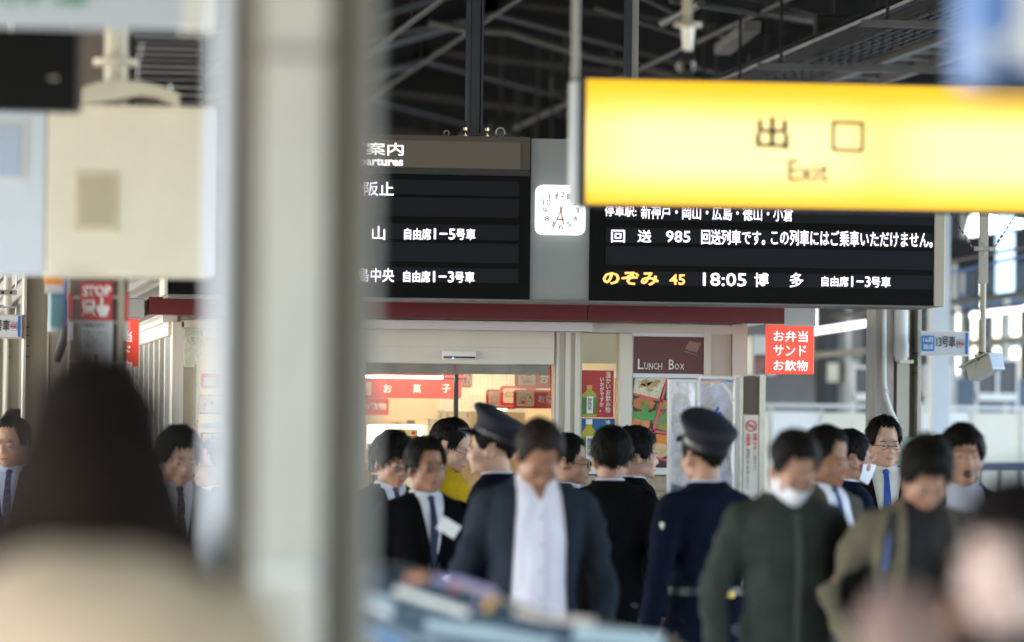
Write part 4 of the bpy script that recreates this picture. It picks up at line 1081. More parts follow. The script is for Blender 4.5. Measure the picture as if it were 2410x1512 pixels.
# ------------------------------------------------------------------ yellow exit sign
YX = 17.0
ex = thing('exit_sign', 'large glowing yellow exit sign hanging at upper right', 'sign', tuple(W(1900, 500, YX)))
def sgl():
    mt_ = bpy.data.materials.new('backlit_yellow'); mt_.use_nodes = True
    n = mt_.node_tree; L = n.links.new; p_ = n.nodes['Principled BSDF']; p_.inputs['Base Color'].default_value = (.6, .35, .01, 1)
    tc = n.nodes.new('ShaderNodeTexCoord'); sp_ = n.nodes.new('ShaderNodeSeparateXYZ'); L(tc.outputs['Generated'], sp_.inputs[0])
    # two tubes inside the box: brighter along their length, dimmer to the ends and borders
    def math_(op, a_, b_=None):
        k = n.nodes.new('ShaderNodeMath'); k.operation = op
        for i, x in enumerate((a_, b_)):
            if x is None: continue
            if isinstance(x, (int, float)): k.inputs[i].default_value = x
            else: L(x, k.inputs[i])
        return k.outputs[0]
    zc_ = math_('ABSOLUTE', math_('SUBTRACT', sp_.outputs[2], .46))
    zf = n.nodes.new('ShaderNodeMapRange'); zf.interpolation_type = 'SMOOTHSTEP'
    L(zc_, zf.inputs[0]); zf.inputs[1].default_value = .52; zf.inputs[2].default_value = .12; zf.inputs[3].default_value = 0; zf.inputs[4].default_value = 1
    wv = math_('ABSOLUTE', math_('COSINE', math_('MULTIPLY', sp_.outputs[0], math.pi / .467)))
    wv = math_('SUBTRACT', 1.0, math_('MULTIPLY', math_('POWER', wv, 14), .3))
    f_ = math_('MULTIPLY', zf.outputs[0], wv)
    cr = n.nodes.new('ShaderNodeValToRGB'); L(f_, cr.inputs[0])
    cr.color_ramp.elements[0].color = (1.0, .54, .01, 1); cr.color_ramp.elements[1].color = (1, .84, .42, 1)
    e_ = cr.color_ramp.elements.new(.45); e_.color = (1, .72, .18, 1)
    L(cr.outputs[0], p_.inputs['Emission Color'])
    st_ = n.nodes.new('ShaderNodeMapRange'); L(f_, st_.inputs[0]); st_.inputs[3].default_value = .125; st_.inputs[4].default_value = .185
    L(st_.outputs[0], p_.inputs['Emission Strength'])
    return mt_
x0, x1 = WX(1379, YX, 330), WX(2860, YX, 350); z1, z0 = W(1800, 196, YX).z, W(1800, 487, YX).z
a = MB(); a.box(x0, x1, YX, YX + .12, z0, z1); a.build('lit_face', sgl(), ex)
a = MB(); a.box(x0 - .012, x0 - .001, YX - .005, YX + .125, z0 - .004, z1 + .004); a.box(x0 - .012, x1, YX + .0, YX + .125, z1 + .001, z1 + .01); a.box(x0 - .012, x1, YX, YX + .125, z0 - .01, z0 - .001)
a.build('edge_frame', M('sign_frame_dark', (.05, .045, .04), .4), ex)
text('出', 1778, 276, 1856, 352, YX, .004, M('print_brown', (.03, .02, .005), .5, var=0, emit=.0), ex, .022); 
a = MB()
for l in ((1960, 288, 2031, 291), (1960, 353, 2030, 356), (1961, 286, 1960, 356), (2030, 289, 2029, 358)): a.line(*l, 8, YX, .004)
a.build('lettering', M('print_brown'), ex)
text('Exit', 1854, 378, 1950, 428, YX, .004, M('print_grey', (.12, .08, .01), .5, var=0, emit=.0), ex, .008)
ep = thing('sign_pole', 'silver drop pole holding the left end of the yellow exit sign', 'pole', tuple(W(1355, 470, YX)))
a = MB(); q = W(1357, 330, YX); a.tube([(q.x, YX + .05, WZ(186, YX, 1357)), (q.x, YX + .05, 4.3)], .015, 12); a.build('upper_tube', M('pole_grey', (.35, .33, .3), .4), ep)
a = MB(); q = W(1355, 330, YX); a.box(q.x - .014, q.x + .014, YX + .01, YX + .09, WZ(478, YX, 1357), WZ(190, YX, 1357), .004); a.build('side_bracket', M('pole_silver', (.62, .67, .73), .3, .3, var=.05), ep)

# ------------------------------------------------------------------ big near column
YN = 8.2
bc = thing('near_column', 'wide out of focus cream column close to the camera left of centre', 'column', (WX(701, YN), YN, 0))
def nb(name, mt_, u0, u1, off, th, cyl=False, z0=0, z1=4.5):
    a = MB(); x0, x1 = WX(u0, YN, 756), WX(u1, YN, 756)
    if cyl: a.tube([((x0 + x1) / 2, YN - off, z0), ((x0 + x1) / 2, YN - off, z1)], (x1 - x0) / 2, 28)
    else: a.box(x0, x1, YN - off, YN - off + th, z0, z1, .002)
    return a.build(name, mt_, bc, smooth=False)
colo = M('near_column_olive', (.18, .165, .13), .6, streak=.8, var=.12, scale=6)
nb('flange', M('near_flange_sky_tint', (.46, .5, .57), .6, var=.03), 514, 531, 0, .22)  # sky light on the left flange is put into its blue white colour
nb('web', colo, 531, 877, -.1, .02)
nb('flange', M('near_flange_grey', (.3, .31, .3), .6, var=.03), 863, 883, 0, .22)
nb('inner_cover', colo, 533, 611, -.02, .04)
nb('inner_cover', colo, 786, 861, -.03, .04)
nb('centre_cover', M('pipe_white', (.53, .515, .465), .75, var=.12, scale=4, streak=.7), 609, 764, .01, .03)
a = MB(); x0, x1 = WX(607, YN), WX(766, YN); a.box(x0, x1, YN - .018, YN - .012, WZ(133, YN, 690), WZ(119, YN, 690)); a.build('cover_joint', M('ring_brown', (.12, .1, .08), .5), bc)
a = MB(); x0, x1 = WX(607, YN), WX(741, YN); a.box(x0, x1, YN - .03, YN - .012, WZ(1372, YN, 660), WZ(1342, YN, 660), .003); a.build('bracket', white, bc)

# ------------------------------------------------------------------ cabinets and signs upper left
YA = 17.0
cbx = thing('equipment_cabinet', 'cream hanging equipment cabinet with square vent at upper left', 'cabinet', tuple(W(305, 650, YA)))
a = MB(); a.fb(111, 256, 500, 649, YA, .35, bev=.006); a.build('body', M('cabinet_cream', (.76, .70, .57), .5, var=.06, scale=4, streak=.5), cbx)
a = MB(); a.fb(474, 258, 503, 647, YA, .003, .004); a.build('lit_edge', M('cabinet_lit_edge', (.62, .66, .72), .45, var=.04), cbx)  # lit right edge of the cabinet painted on as a pale strip
v_ = MB(); v_.fb(174, 404, 277, 546, YA, .02, .008, bev=.003); vt = v_.build('vent', M('vent_cream', (.6, .53, .39), .5, var=.02), cbx)
for k in range(14):
    a = MB(); v = 420 + k * 8.2; x0, x1, z0, z1 = rect(188, v, 266, v + 3, YA); a.box(x0, x1, YA - .013, YA - .009, z0, z1); a.build('louvre', M('vent_shade_paint', (.42, .37, .27), .6, var=0), vt)  # shade in the vent slots painted as darker strips
a = MB(); a.fb(111, 249, 500, 256, YA, .36, .005); a.build('lid', M('cabinet_cream'), cbx)
cb2 = thing('pale_cabinet', 'pale blue white cabinet with louvred grille at the left edge', 'cabinet', tuple(W(40, 645, YA + .2)))
a = MB(); a.fb(-160, 252, 108, 642, YA + .02, .35, bev=.006); a.build('body', M('cabinet_bluewhite', (.6, .67, .76), .45, var=.03), cb2)
a = MB(); a.fb(-60, 288, 62, 425, YA + .02, .01, .008); vt = a.build('grille', M('grille_frame', (.62, .6, .56), .5, var=.02), cb2)
a = MB(); a.fb(-52, 296, 50, 417, YA + .02, .003, .011); a.build('grille_field', M('grille_blue', (.4, .5, .66), .5, var=.02), cb2)
for k in range(12):
    a = MB(); a.fb(-50, 300 + k * 9.8, 44, 303 + k * 9.8, YA + .02, .004, .016); a.build('louvre', M('grille_line', (.55, .6, .7), .5, var=0), vt)
mn = thing('hanging_monitor', 'black back of a hanging monitor at the upper left edge', 'monitor', tuple(W(60, 258, 14.5)))
a = MB(); a.fb(-200, 70, 186, 258, 14.5, .12, bev=.006); a.build('body', M('monitor_black', (.004, .0045, .004), .55, var=.1, spec=.15), mn)
a = MB(); a.fb(180, 66, 193, 262, 14.5, .13, .004); a.build('edge_trim', M('monitor_trim', (.06, .055, .045), .4), mn)
a = MB(); a.rrect(116, 181, 136, 189, 14.5, .003, .003); a.build('small_badge', M('badge_dim', (.3, .27, .22), .4), mn)
ws = thing('overhead_sign', 'large white overhead sign with green lettering along the top left edge', 'sign', tuple(W(200, 62, 12.5)))
a = MB(); a.fb(-300, -240, 432, 58, 12.5, .1); a.build('panel', M('sign_palegrey', (.5, .56, .62), .45, var=.03), ws)
a = MB(); a.fb(432, -240, 500, 72, 12.5, .12, .004, bev=.006); a.build('end_cap', M('cap_white', (.7, .7, .66), .4, var=.02), ws)
a = MB(); a.fb(-300, -240, 425, -30, 12.5, .003, .003); a.build('inner_field', M('field_pale', (.5, .57, .62), .45, var=.02), ws)
text('新幹線', -20, -60, 205, 14, 12.5, .008, M('letter_green', (.02, .25, .12), .5, var=0), ws, .02)
pp = thing('support_pipe', 'thick cream pipe with flange and clamp arm above the cabinet', 'pipe', tuple(W(270, 250, YA)))
a = MB(); q = W(273, 120, YA + .1); pr = .042
a.tube([(q.x, YA + .1, WZ(215, YA, 273)), (q.x, YA + .1, 4.3)], pr, 20); a.build('tube', M('pipe_cream', (.66, .61, .5), .4, var=.04), pp, smooth=False)
a = MB(); z = WZ(143, YA, 273); a.tube([(q.x, YA + .1, z - .012), (q.x, YA + .1, z + .012)], .083, 24); a.build('flange', M('pipe_cream'), pp)
a = MB()
rg = []
for u, v0, v1 in ((197, 208, 245), (230, 196, 243), (275, 192, 236), (330, 196, 226), (375, 206, 232), (420, 224, 252)):
    A, B = W(u, v0, YA), W(u, v1, YA); rg.append([Vector((A.x, YA - .06, B.z)), Vector((A.x, YA - .06, A.z)), Vector((A.x, YA + .12, A.z)), Vector((A.x, YA + .12, B.z))])
a.loft(rg); a.build('clamp_arm', M('clamp_cream', (.6, .55, .43), .45, var=.08), pp)
for u, v in ((399, 215), (250, 186)):
    a = MB(); c = W(u, v, YA); a.tube([c, c + Vector((0, 0, .025))], .008, 6); a.build('bolt', galv, pp)
a = MB(); a.tube([W(335, 100, YA), W(326, 140, YA), W(322, 200, YA)], .004, 6); a.build('thin_cable', ltsteel, pp)

# ------------------------------------------------------------------ stop notice post, left
YO = 19.0
sn_ = thing('stop_notice_post', 'square post wrapped in red and white emergency STOP notices behind the big dark head', 'notice post', (WX(225, YO + .2), YO + .2, 0))
a = MB(); a.box(WX(160, YO), WX(300, YO), YO + .02, YO + .25, 0, 3.9); a.build('shaft', M('post_brown', (.16, .13, .11), .5), sn_)
for u0, u1 in ((276, 290),):
    a = MB(); a.box(WX(u0, YO), WX(u1, YO), YO - .02, YO + .02, 0, 3.9); a.build('side_rail', olive, sn_)
for v in (698, 757, 848):
    a = MB(); a.fb(155, v - 3, 300, v + 4, YO, .02, .002); a.build('band', M('band_grey', (.42, .4, .37), .4), sn_)
a = MB(); a.fb(189, 664, 265, 754, YO, .004, .008); a.build('red_notice', M('notice_deep_red', (.5, .03, .035), .4, var=.03), sn_)
text('STOP', 196, 672, 262, 697, YO, .012, wt, sn_, .035)
a = MB(); a.rrect(197, 705, 226, 730, YO, .012, .002, .2); a.line(203, 735, 196, 742, 3, YO, .012); a.line(220, 735, 228, 742, 3, YO, .012); a.fb(201, 731, 222, 736, YO, .002, .012); a.build('train_icon', wt, sn_)
a = MB(); a.rrect(203, 710, 220, 719, YO, .014, .002, .2); a.build('train_window', M('notice_deep_red'), sn_)
a = MB(); a.line(241, 700, 241, 722, 6, YO, .012); a.rrect(229, 719, 258, 733, YO, .012, .002, .3)
pts = [W(*p_, YO) for p_ in ((231, 730), (257, 730), (252, 745), (236, 745))]; a.poly([(p_.x, p_.z) for p_ in pts], YO - .0125, .002); a.build('hand_icon', wt, sn_)
a = MB(); a.fb(186, 756, 266, 886, YO, .004, .008); a.build('white_notice', M('notice_lilac', (.55, .56, .64), .45, var=.03), sn_)
text('非常停止ボタン', 196, 761, 256, 770, YO, .012, bk, sn_, .02)
for i, w_ in enumerate((58, 60, 60, 54, 40)): text(['異常の時は', 'このボタンを', '強く押して', '列車を止めて', 'ください'][i], 196, 778 + i * 10, 196 + w_, 785 + i * 10, YO, .012, M('print_dim', (.2, .2, .24), .5, var=0), sn_, 0)
a = MB(); a.line(228, 830, 228, 852, 6, YO, .012); a.disc(228, 859, 3.5, YO, .012, seg=10); a.build('exclamation', M('notice_deep_red'), sn_)
text('注意してください', 200, 866, 258, 876, YO, .012, M('notice_deep_red'), sn_, .01)
for u0, u1 in ((158, 168), (292, 303)):
    a = MB(); a.fb(u0, 690, u1, 756, YO, .01, .01); a.build('red_notice', M('notice_deep_red'), sn_)
    a = MB(); a.fb(u0, 757, u1, 800, YO, .01, .01); a.build('white_notice', M('notice_lilac'), sn_)
tb = thing('teal_control_box', 'teal control box with orange tag and hanging black cable at left', 'control box', tuple(W(125, 770, YO + .3)))
YO2 = YO + .3
a = MB(); a.fb(117, 690, 152, 770, YO2, .1, bev=.006); a.build('case', M('teal_case', (.1, .27, .33), .5), tb)
a = MB(); a.fb(106, 652, 147, 669, YO2, .05, .01); a.build('orange_tag', M('tag_orange', (.8, .3, .02), .5, var=.2, scale=30), tb)
a = MB(); a.fb(108, 670, 150, 690, YO2, .05); a.build('white_tag', M('tag_pale', (.6, .6, .64), .5, var=.3, scale=20), tb)
a = MB(); a.fb(150, 652, 157, 770, YO2, .12, .02); a.build('blue_side', M('side_blue', (.03, .1, .4), .5), tb)
a = MB(); a.tube([W(160, 640, YO2), W(158, 720, YO2), W(150, 790, YO2), W(130, 850, YO2)], [.014, .016, .02, .016], 8); a.build('cable', black, tb, smooth=True)

# ------------------------------------------------------------------ blurred fixture, top right
YR = 7.2
tr = thing('near_blue_sign', 'very blurred blue and white hanging fixture in the top right corner', 'fixture', tuple(W(2400, 200, YR)))
a = MB(); a.fb(2290, -120, 2520, 200, YR, .15, bev=.02); a.build('body', M('fixture_blue', (.12, .25, .6), .4, var=.1, scale=5), tr)
a = MB(); pts = [W(*p_, YR) for p_ in ((2392, -120), (2530, -120), (2530, 205), (2425, 160), (2345, 110), (2392, 60))]; a.poly([(p_.x, p_.z) for p_ in pts], YR - .012, .01); a.build('white_panel', M('fixture_white', (.8, .8, .8), .4, var=.03), tr)
a = MB(); a.fb(2296, 85, 2330, 165, YR, .01, .015); a.build('pale_patch', M('fixture_pale', (.6, .68, .78), .4, var=.05), tr)
a = MB(); a.fb(2330, 165, 2530, 215, YR, .1, .0); a.build('dark_base', M('fixture_navy', (.03, .05, .12), .4), tr)

# ------------------------------------------------------------------ curved clear hood of a cart, bottom centre
YW = 12.6
cw = thing('hooded_cart', 'cart with curved clear plastic hood, coloured stickers and painted reflections at the bottom centre', 'cart', (WX(1180, YW), YW, 0))
hood = glass_mat('hood_plastic', (.8, .87, .92), 1)
hn = hood.node_tree; hd_ = hn.nodes.new('ShaderNodeBsdfPrincipled'); hd_.inputs['Base Color'].default_value = (.22, .30, .38, 1); hd_.inputs['Roughness'].default_value = .1
hx_ = hn.nodes.new('ShaderNodeMixShader'); hz_ = hn.nodes.new('ShaderNodeTexNoise'); hz_.inputs['Scale'].default_value = 4
hc_ = hn.nodes.new('ShaderNodeTexCoord'); hn.links.new(hc_.outputs['Object'], hz_.inputs['Vector']); hm_ = hn.nodes.new('ShaderNodeMapRange'); hm_.inputs[1].default_value = .35; hm_.inputs[2].default_value = .65; hm_.inputs[3].default_value = .15; hm_.inputs[4].default_value = .75
hn.links.new(hz_.outputs[0], hm_.inputs[0]); hn.links.new(hm_.outputs[0], hx_.inputs[0])
ho_ = hn.nodes['Material Output']; prev_ = ho_.inputs[0].links[0].from_socket
hn.links.new(prev_, hx_.inputs[1]); hn.links.new(hd_.outputs[0], hx_.inputs[2]); hn.links.new(hx_.outputs[0], ho_.inputs[0])
rings = []
pf = [(825, 1500), (822, 1420), (838, 1355), (868, 1322), (930, 1328), (1020, 1352), (1120, 1382), (1220, 1418), (1320, 1452), (1450, 1470), (1570, 1500), (1640, 1540)]
def lz(y): return 0
for du, Yq, sc in ((0, YW - .3, .80), (0, YW - .26, .9), (0, YW - .12, .98), (0, YW, 1.0), (0, YW + .16, .985), (0, YW + .3, .9), (0, YW + .36, .8)):
    top = []
    for u, v in pf:
        q = W(u, v, YW); cz_ = .75; q2 = Vector((q.x, Yq, cz_ + (q.z - cz_) * sc)); top.append(q2)
    base = [Vector((top[-1].x, Yq, .8)), Vector((top[0].x, Yq, .8))]
    rings.append(top + base)
a = MB(); a.loft(rings); a.build('hood', hood, cw, smooth=True)
x0, x1 = WX(822, YW), WX(1640, YW)
a = MB(); a.box(x0, x1, YW - .3, YW + .36, .25, .8, .01); a.build('cart_body', M('cart_steel', (.22, .3, .4), .3, .3, var=.15), cw)
for x in (x0 + .1, x1 - .1):
    for y in (YW - .22, YW + .28):
        a = MB(); a.tube([(x, y, .06), (x + .03, y, .06)], .06, 14); a.tube([(x + .015, y, .06), (x + .015, y, .26)], .015, 8); a.build('wheel', black, cw)
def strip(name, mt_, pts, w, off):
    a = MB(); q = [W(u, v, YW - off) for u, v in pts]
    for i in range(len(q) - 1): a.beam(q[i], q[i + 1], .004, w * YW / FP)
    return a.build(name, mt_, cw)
strip('reflection_strip', M('strip_cream', (.95, .93, .88), .3, var=.03), [(930, 1388), (1018, 1418), (1102, 1444)], 17, .34)  # white stripes of reflection on the hood, built as coloured strips
strip('reflection_strip', M('strip_white', (.85, .87, .9), .2, var=.03), [(826, 1418), (880, 1430), (922, 1448)], 14, .33)
strip('purple_strip', M('strip_purple', (.42, .36, .62), .4, var=.3, scale=60), [(1020, 1362), (1080, 1368), (1165, 1396)], 15, .335)
strip('purple_strip', M('strip_purple'), [(1128, 1400), (1118, 1438)], 12, .335)
strip('orange_sticker', M('sticker_orange', (.65, .36, .1), .4, var=.2, scale=30), [(1158, 1405), (1142, 1440)], 22, .33)
strip('salmon_sticker', M('sticker_salmon', (.7, .3, .18), .4, var=.3, scale=30), [(955, 1362), (1005, 1358)], 18, .32)
strip('beige_strip', M('strip_beige', (.62, .54, .5), .4, var=.3, scale=40), [(1210, 1440), (1280, 1455), (1400, 1465)], 20, .33)
strip('blue_edge', M('edge_blue', (.1, .3, .65), .3, var=.1), [(832, 1470), (900, 1500), (960, 1530)], 14, .335)
strip('pale_patch', M('reflection_paleblue', (.42, .54, .62), .2, var=.2), [(1000, 1472), (1150, 1492), (1300, 1520)], 30, .31)  # pale patches paint the hood's streaky reflections
strip('pale_patch', M('reflection_paleblue'), [(850, 1400), (930, 1420)], 22, .3)
strip('pale_patch', M('reflection_paleblue'), [(1350, 1490), (1560, 1512)], 40, .3)
strip('red_dot', M('dot_red', (.6, .06, .08), .4, var=0), [(1060, 1386), (1075, 1388)], 14, .31)
strip('grey_back', M('back_blue_grey', (.2, .27, .34), .3, var=.3, scale=14), [(850, 1450), (1000, 1470), (1250, 1530)], 90, .05)
strip('grey_back', M('back_dark', (.13, .16, .19), .3, var=.3, scale=14), [(870, 1365), (1000, 1385), (1250, 1470)], 60, -.1)

# ------------------------------------------------------------------ opposite side: train, wall, far roof
tx = 12.4
LW = 38.5
lw = thing('low_barrier_wall', 'pale cream low panel wall at head height behind the right hand people', 'wall', (WX(2080, LW), LW, 0))
for k, u in enumerate(range(1700, 2700, 118)):
    a = MB(); x0, x1, z0, z1 = rect(u, 966 + (k % 3) * 3, u + 114, 1100, LW); a.box(x0, x1, LW, LW + .05, .1, z1); a.build('panel', M('barrier_%d' % (k % 3), [(.82, .79, .68), (.85, .85, .84), (.8, .75, .62)][k % 3], .35, var=.08, scale=2), lw)
    a = MB(); a.box(x1 + .002, x1 + .014, LW - .02, LW + .06, 0, z1 + .02); a.build('post', white, lw)
a = MB(); x0, x1, z0, z1 = rect(1700, 955, 2700, 963, LW); a.box(x0, x1, LW - .03, LW + .08, z0, z1); a.build('cap_rail', white, lw)
for u0, v0, u1, v1 in ((2240, 1090, 2290, 980), (2150, 1095, 2205, 985), (1960, 1095, 2010, 990)):
    a = MB(); a.line(u0, v0, u1, v1, 14, LW, .004); a.build('diagonal_stripe', M('stripe_pale', (.7, .68, .6), .3, var=0), lw)
a = MB(); x0, x1, z0, z1 = rect(2260, 1092, 2700, 1112, 36); a.box(x0, x1, 36, 36.06, z0, z1)
for u in range(2262, 2700, 46): a.box(WX(u, 36), WX(u, 36) + .02, 36.0, 36.05, 0, z0)
tag(a.build('dark_rail', M('rail_navy', (.05, .07, .14), .3)), 'dark blue grey handrail behind the yawning man at the right edge', 'handrail')
# far platform structures
YQ = 42
FX = WX(1900, YQ)
bw = thing('opposite_station_wall', 'dark far station wall with bright window openings behind the right column', 'wall', (FX, YQ, 0))
dw = M('far_wall_dark', (.05, .06, .07), .6, var=.35, scale=.8)
gw = M('far_wall_grey', (.24, .235, .23), .6, var=.3, scale=.6)
def far(name, mt_, u0, v0, u1, v1, Y=YQ, th=.3, off=0):
    a = MB(); a.fb(u0, v0, u1, v1, Y, th, off); return a.build(name, mt_, bw)
far('upper_panel', dw, 1750, 480, 2240, 742)
far('upper_panel', dw, 2240, 560, 2700, 700)
for u0, u1, mt_ in ((1750, 1920, gw), (1925, 1968, dw), (1972, 2030, gw), (2034, 2075, dw), (2078, 2185, dw)): far('wall_panel', mt_, u0, 742, u1, 1010)
far('pale_window', M('far_pale_glass', (.85, .78, .62), .3, var=.1), 1944, 855, 1968, 900, off=.1, th=.08)
far('pale_window', M('far_pale_glass'), 1985, 850, 2012, 900, off=.1, th=.08)
for u in range(2188, 2640, 46): far('pillar', gw, u, 690, u + (7 if (u // 46) % 2 else 13), 1000)
for v0, v1 in ((698, 728), (808, 818), (893, 1010)): far('cross_beam', gw if v0 == 808 else M('far_blue_grey', (.09, .12, .155), .5, var=.2, scale=.7), 2185, v0, 2700, v1, off=.1)
ow = far('wall_base', gw, 1750, 1000, 2800, 1200)
far('side_roof', dw, 1750, 100, 2900, 470)
for k in range(9):
    q = W(1935 + k * 62, 900, 40.6); a = MB(); a.box(q.x - .025, q.x + .025, 40.6, 40.65, 0, 3.3)
    tag(a.build('far_post', ltsteel if k % 2 else dksteel), 'thin %s post before the far station wall, %s from the left' % ('pale' if k % 2 else 'dark', ORD[k]), 'post')
# framed dark openings in front
for i, (u0, v0, u1, v1) in enumerate(((2010, 868, 2096, 950), (2176, 866, 2232, 950), (2300, 850, 2392, 950))):
    t = thing('framed_noticeboard', ['white framed dark board left of the right column', 'white framed dark board just right of the right column', 'white framed dark board under the security camera'][i], 'board', tuple(W((u0 + u1) / 2, v1, 39.5)))
    a = MB(); a.fb(u0, v0, u1, v1, 39.5, .05); a.build('dark_panel', M('board_dark', (.05, .05, .06), .3), t)
    for q in ((u0 - 4, v0 - 6, u1 + 4, v0), (u0 - 4, v1 - 24, u1 + 4, v1 - 6), (u0 - 4, v0 - 6, u0 + 1, v1 + 30), (u1 - 1, v0 - 6, u1 + 4, v1 + 30), ((u0 + u1) / 2 - 3, v0, (u0 + u1) / 2 + 3, v1 - 20)):
        a = MB(); a.fb(*q, 39.5, .05, .02 + .001 * (q[0] % 7)); a.build('frame', white, t)
for k, (p0, p1, mt_) in enumerate(((W(1900, 752, 41), W(2600, 668, 37), grsteel), (W(1900, 838, 40.4), W(2600, 782, 38), M('far_rail_cream', (.32, .3, .25), .6)), (W(2170, 742, 39.4), W(2600, 700, 37.5), M('far_rail_blue', (.05, .09, .2), .5)))):
    t = MB(); t.tube([p0, p1], .028 if k < 2 else .015, 8)
    tag(t.build('far_pipe', mt_), 'long %s pipe crossing the right background' % ['grey', 'cream', 'dark blue'][k], 'pipe')
fl_lab = 'lit fluorescent tube in the right background'
tl = M('far_tube_glow', (1, 1, 1), .5, var=0, emit=.6, ecol=(1, .98, .95))
for q0, q1, s in ((W(2288, 744, 40), W(2520, 706, 37), 'one behind the security camera'), (W(1900, 783, 40.2), W(2100, 752, 38.5), 'one left of the big column')):
    a = MB(); a.tube([q0, q1], .022, 8)
    for q in (q0.lerp(q1, .1), q0.lerp(q1, .9)): a.tube([q, q + Vector((0, 0, .9))], .006, 5)
    tag(a.build('fluorescent_tube', tl), fl_lab + ', ' + s, 'lamp')
a = MB(); x0, x1, z0, z1 = rect(2192, 715, 2234, 1200, 34); a.box(x0, x1, 34, 34.15, 0, 3.6)
tag(a.build('white_pillar', M('bluish_white', (.66, .7, .74), .4, var=.04)), 'blurred white pillar below the car 13 sign', 'pillar')
a = MB(); a.fb(2350, 440, 2388, 690, 40, .1); t = a.build('sky_glow_panel', M('sky_glow', (.7, .8, .9), .5, var=0, emit=.18, ecol=(.55, .8, 1)))  # glowing panel added in place of blown-out sky, not a real sign
tag(t, 'tall pale blue glowing panel standing in for bright sky behind the right security camera pole', 'sky panel')
fc = thing('far_camera', 'small blurred security camera hanging under the car 13 sign', 'camera', tuple(W(2255, 905, 42)))
a = MB(); q = W(2262, 850, 42); a.tube([(q.x, 42, WZ(885, 42, 2262)), (q.x, 42, 4.3)], .02, 8); a.build('stem', beige, fc)
a = MB(); a.ell(W(2252, 897, 42), (.06, .06, .06)); a.build('globe', white, fc, smooth=True)
a = MB(); a.fb(2262, 890, 2282, 908, 42, .15, bev=.01); a.build('body', grsteel, fc)
for i, (p0, p1, c) in enumerate(((W(2225, 645, 36), W(2480, 588, 33), 'blue'), (W(2225, 618, 36), W(2500, 566, 33), 'grey'))):
    a = MB(); a.tube([p0, p1], .011, 6)
    tag(a.build('overhead_cable', M('cable_%s' % c, (.1, .25, .6) if c == 'blue' else (.2, .18, .2), .5, var=0)), 'long %s overhead cable crossing behind the camera pole' % c, 'cable')
a = MB(); a.beam(W(2215, 610, 42), W(2520, 560, 40), .2, .28)
tag(a.build('dark_beam', dw), 'dark roof beam of the opposite canopy at the right edge', 'beam')

# ------------------------------------------------------------------ people
def remesh(mb, vox, smooth=2):
    me = bpy.data.meshes.new('tmp'); bmesh.ops.recalc_face_normals(mb.bm, faces=mb.bm.faces); mb.bm.to_mesh(me); mb.bm.free()
    o = bpy.data.objects.new('tmp', me)
    r = o.modifiers.new('r', 'REMESH'); r.mode = 'VOXEL'; r.voxel_size = vox; r.use_smooth_shade = True
    if smooth:
        s = o.modifiers.new('s', 'SMOOTH'); s.iterations = smooth; s.factor = .5
    out = evaluated_mesh(o); bpy.data.meshes.remove(me)
    return out

def mesh_part(name, me, mat, parent, loc=(0, 0, 0)):
    me.name = name
    o = bpy.data.objects.new(name, me); COL.objects.link(o); me.materials.clear(); me.materials.append(mat)
    if parent: o.parent = parent
    return o

def sup(t, n):
    c, s = math.cos(t), math.sin(t)
    return math.copysign(abs(c) ** (2 / n), c), math.copysign(abs(s) ** (2 / n), s)

def torso_rings(T, grow=0, seg=28):
    out = []
    for z, hw, hd, yc in T:
        r = []
        for k in range(seg):
            c, s = sup(2 * math.pi * k / seg, 2.4)
            r.append(Vector(((hw + grow) * c, yc + (hd + grow) * s, z)))
        out.append(r)
    return out

def interp(T, z):
    for a, b in zip(T[:-1], T[1:]):
        if b[0] <= z <= a[0]:
            f = (a[0] - z) / (a[0] - b[0])
            return [a[i] + (b[i] - a[i]) * f for i in range(1, 4)]
    return list(T[0][1:]) if z > T[0][0] else list(T[-1][1:])

def limb(mb, pts, rs, seg=14):
    mb.tube(pts, rs, seg)
    for p, r in zip(pts, rs): mb.ell(p, (r, r, r))

BT = [(1.475, .060, .062, .010), (1.45, .082, .064, .012), (1.425, .125, .074, .010), (1.395, .155, .084, .006), (1.34, .162, .096, 0), (1.25, .148, .100, -.004), (1.15, .132, .094, -.004),
      (1.05, .124, .088, -.002), (.95, .136, .094, .004), (.86, .150, .102, .006), (.80, .150, .098, .006)]
JT = [(1.478, .072, .070, .012), (1.455, .105, .078, .012), (1.436, .160, .094, .010), (1.408, .190, .106, .006), (1.34, .192, .122, 0), (1.25, .180, .130, -.006), (1.15, .166, .124, -.006),
      (1.05, .160, .118, -.002), (.95, .170, .124, .004), (.84, .188, .132, .006), (.76, .196, .136, .006)]
POSES = {  # right/left arm: elbow, wrist, hand direction   (x outward, y negative = forward)
    'down': ((.255, .03, 1.12), (.27, -.02, .87), (0, -.15, -1)),
    'front': ((.265, .02, 1.12), (.13, -.20, 1.06), (-.6, -.5, .1)),
    'high': ((.27, -.02, 1.12), (.14, -.27, 1.20), (-.5, -.4, .4)),
    'hips': ((.315, .07, 1.13), (.24, -.05, .93), (-.5, 0, -1)),
    'low': ((.27, .0, 1.12), (.16, -.17, .92), (-.5, -.5, -.4)),
}
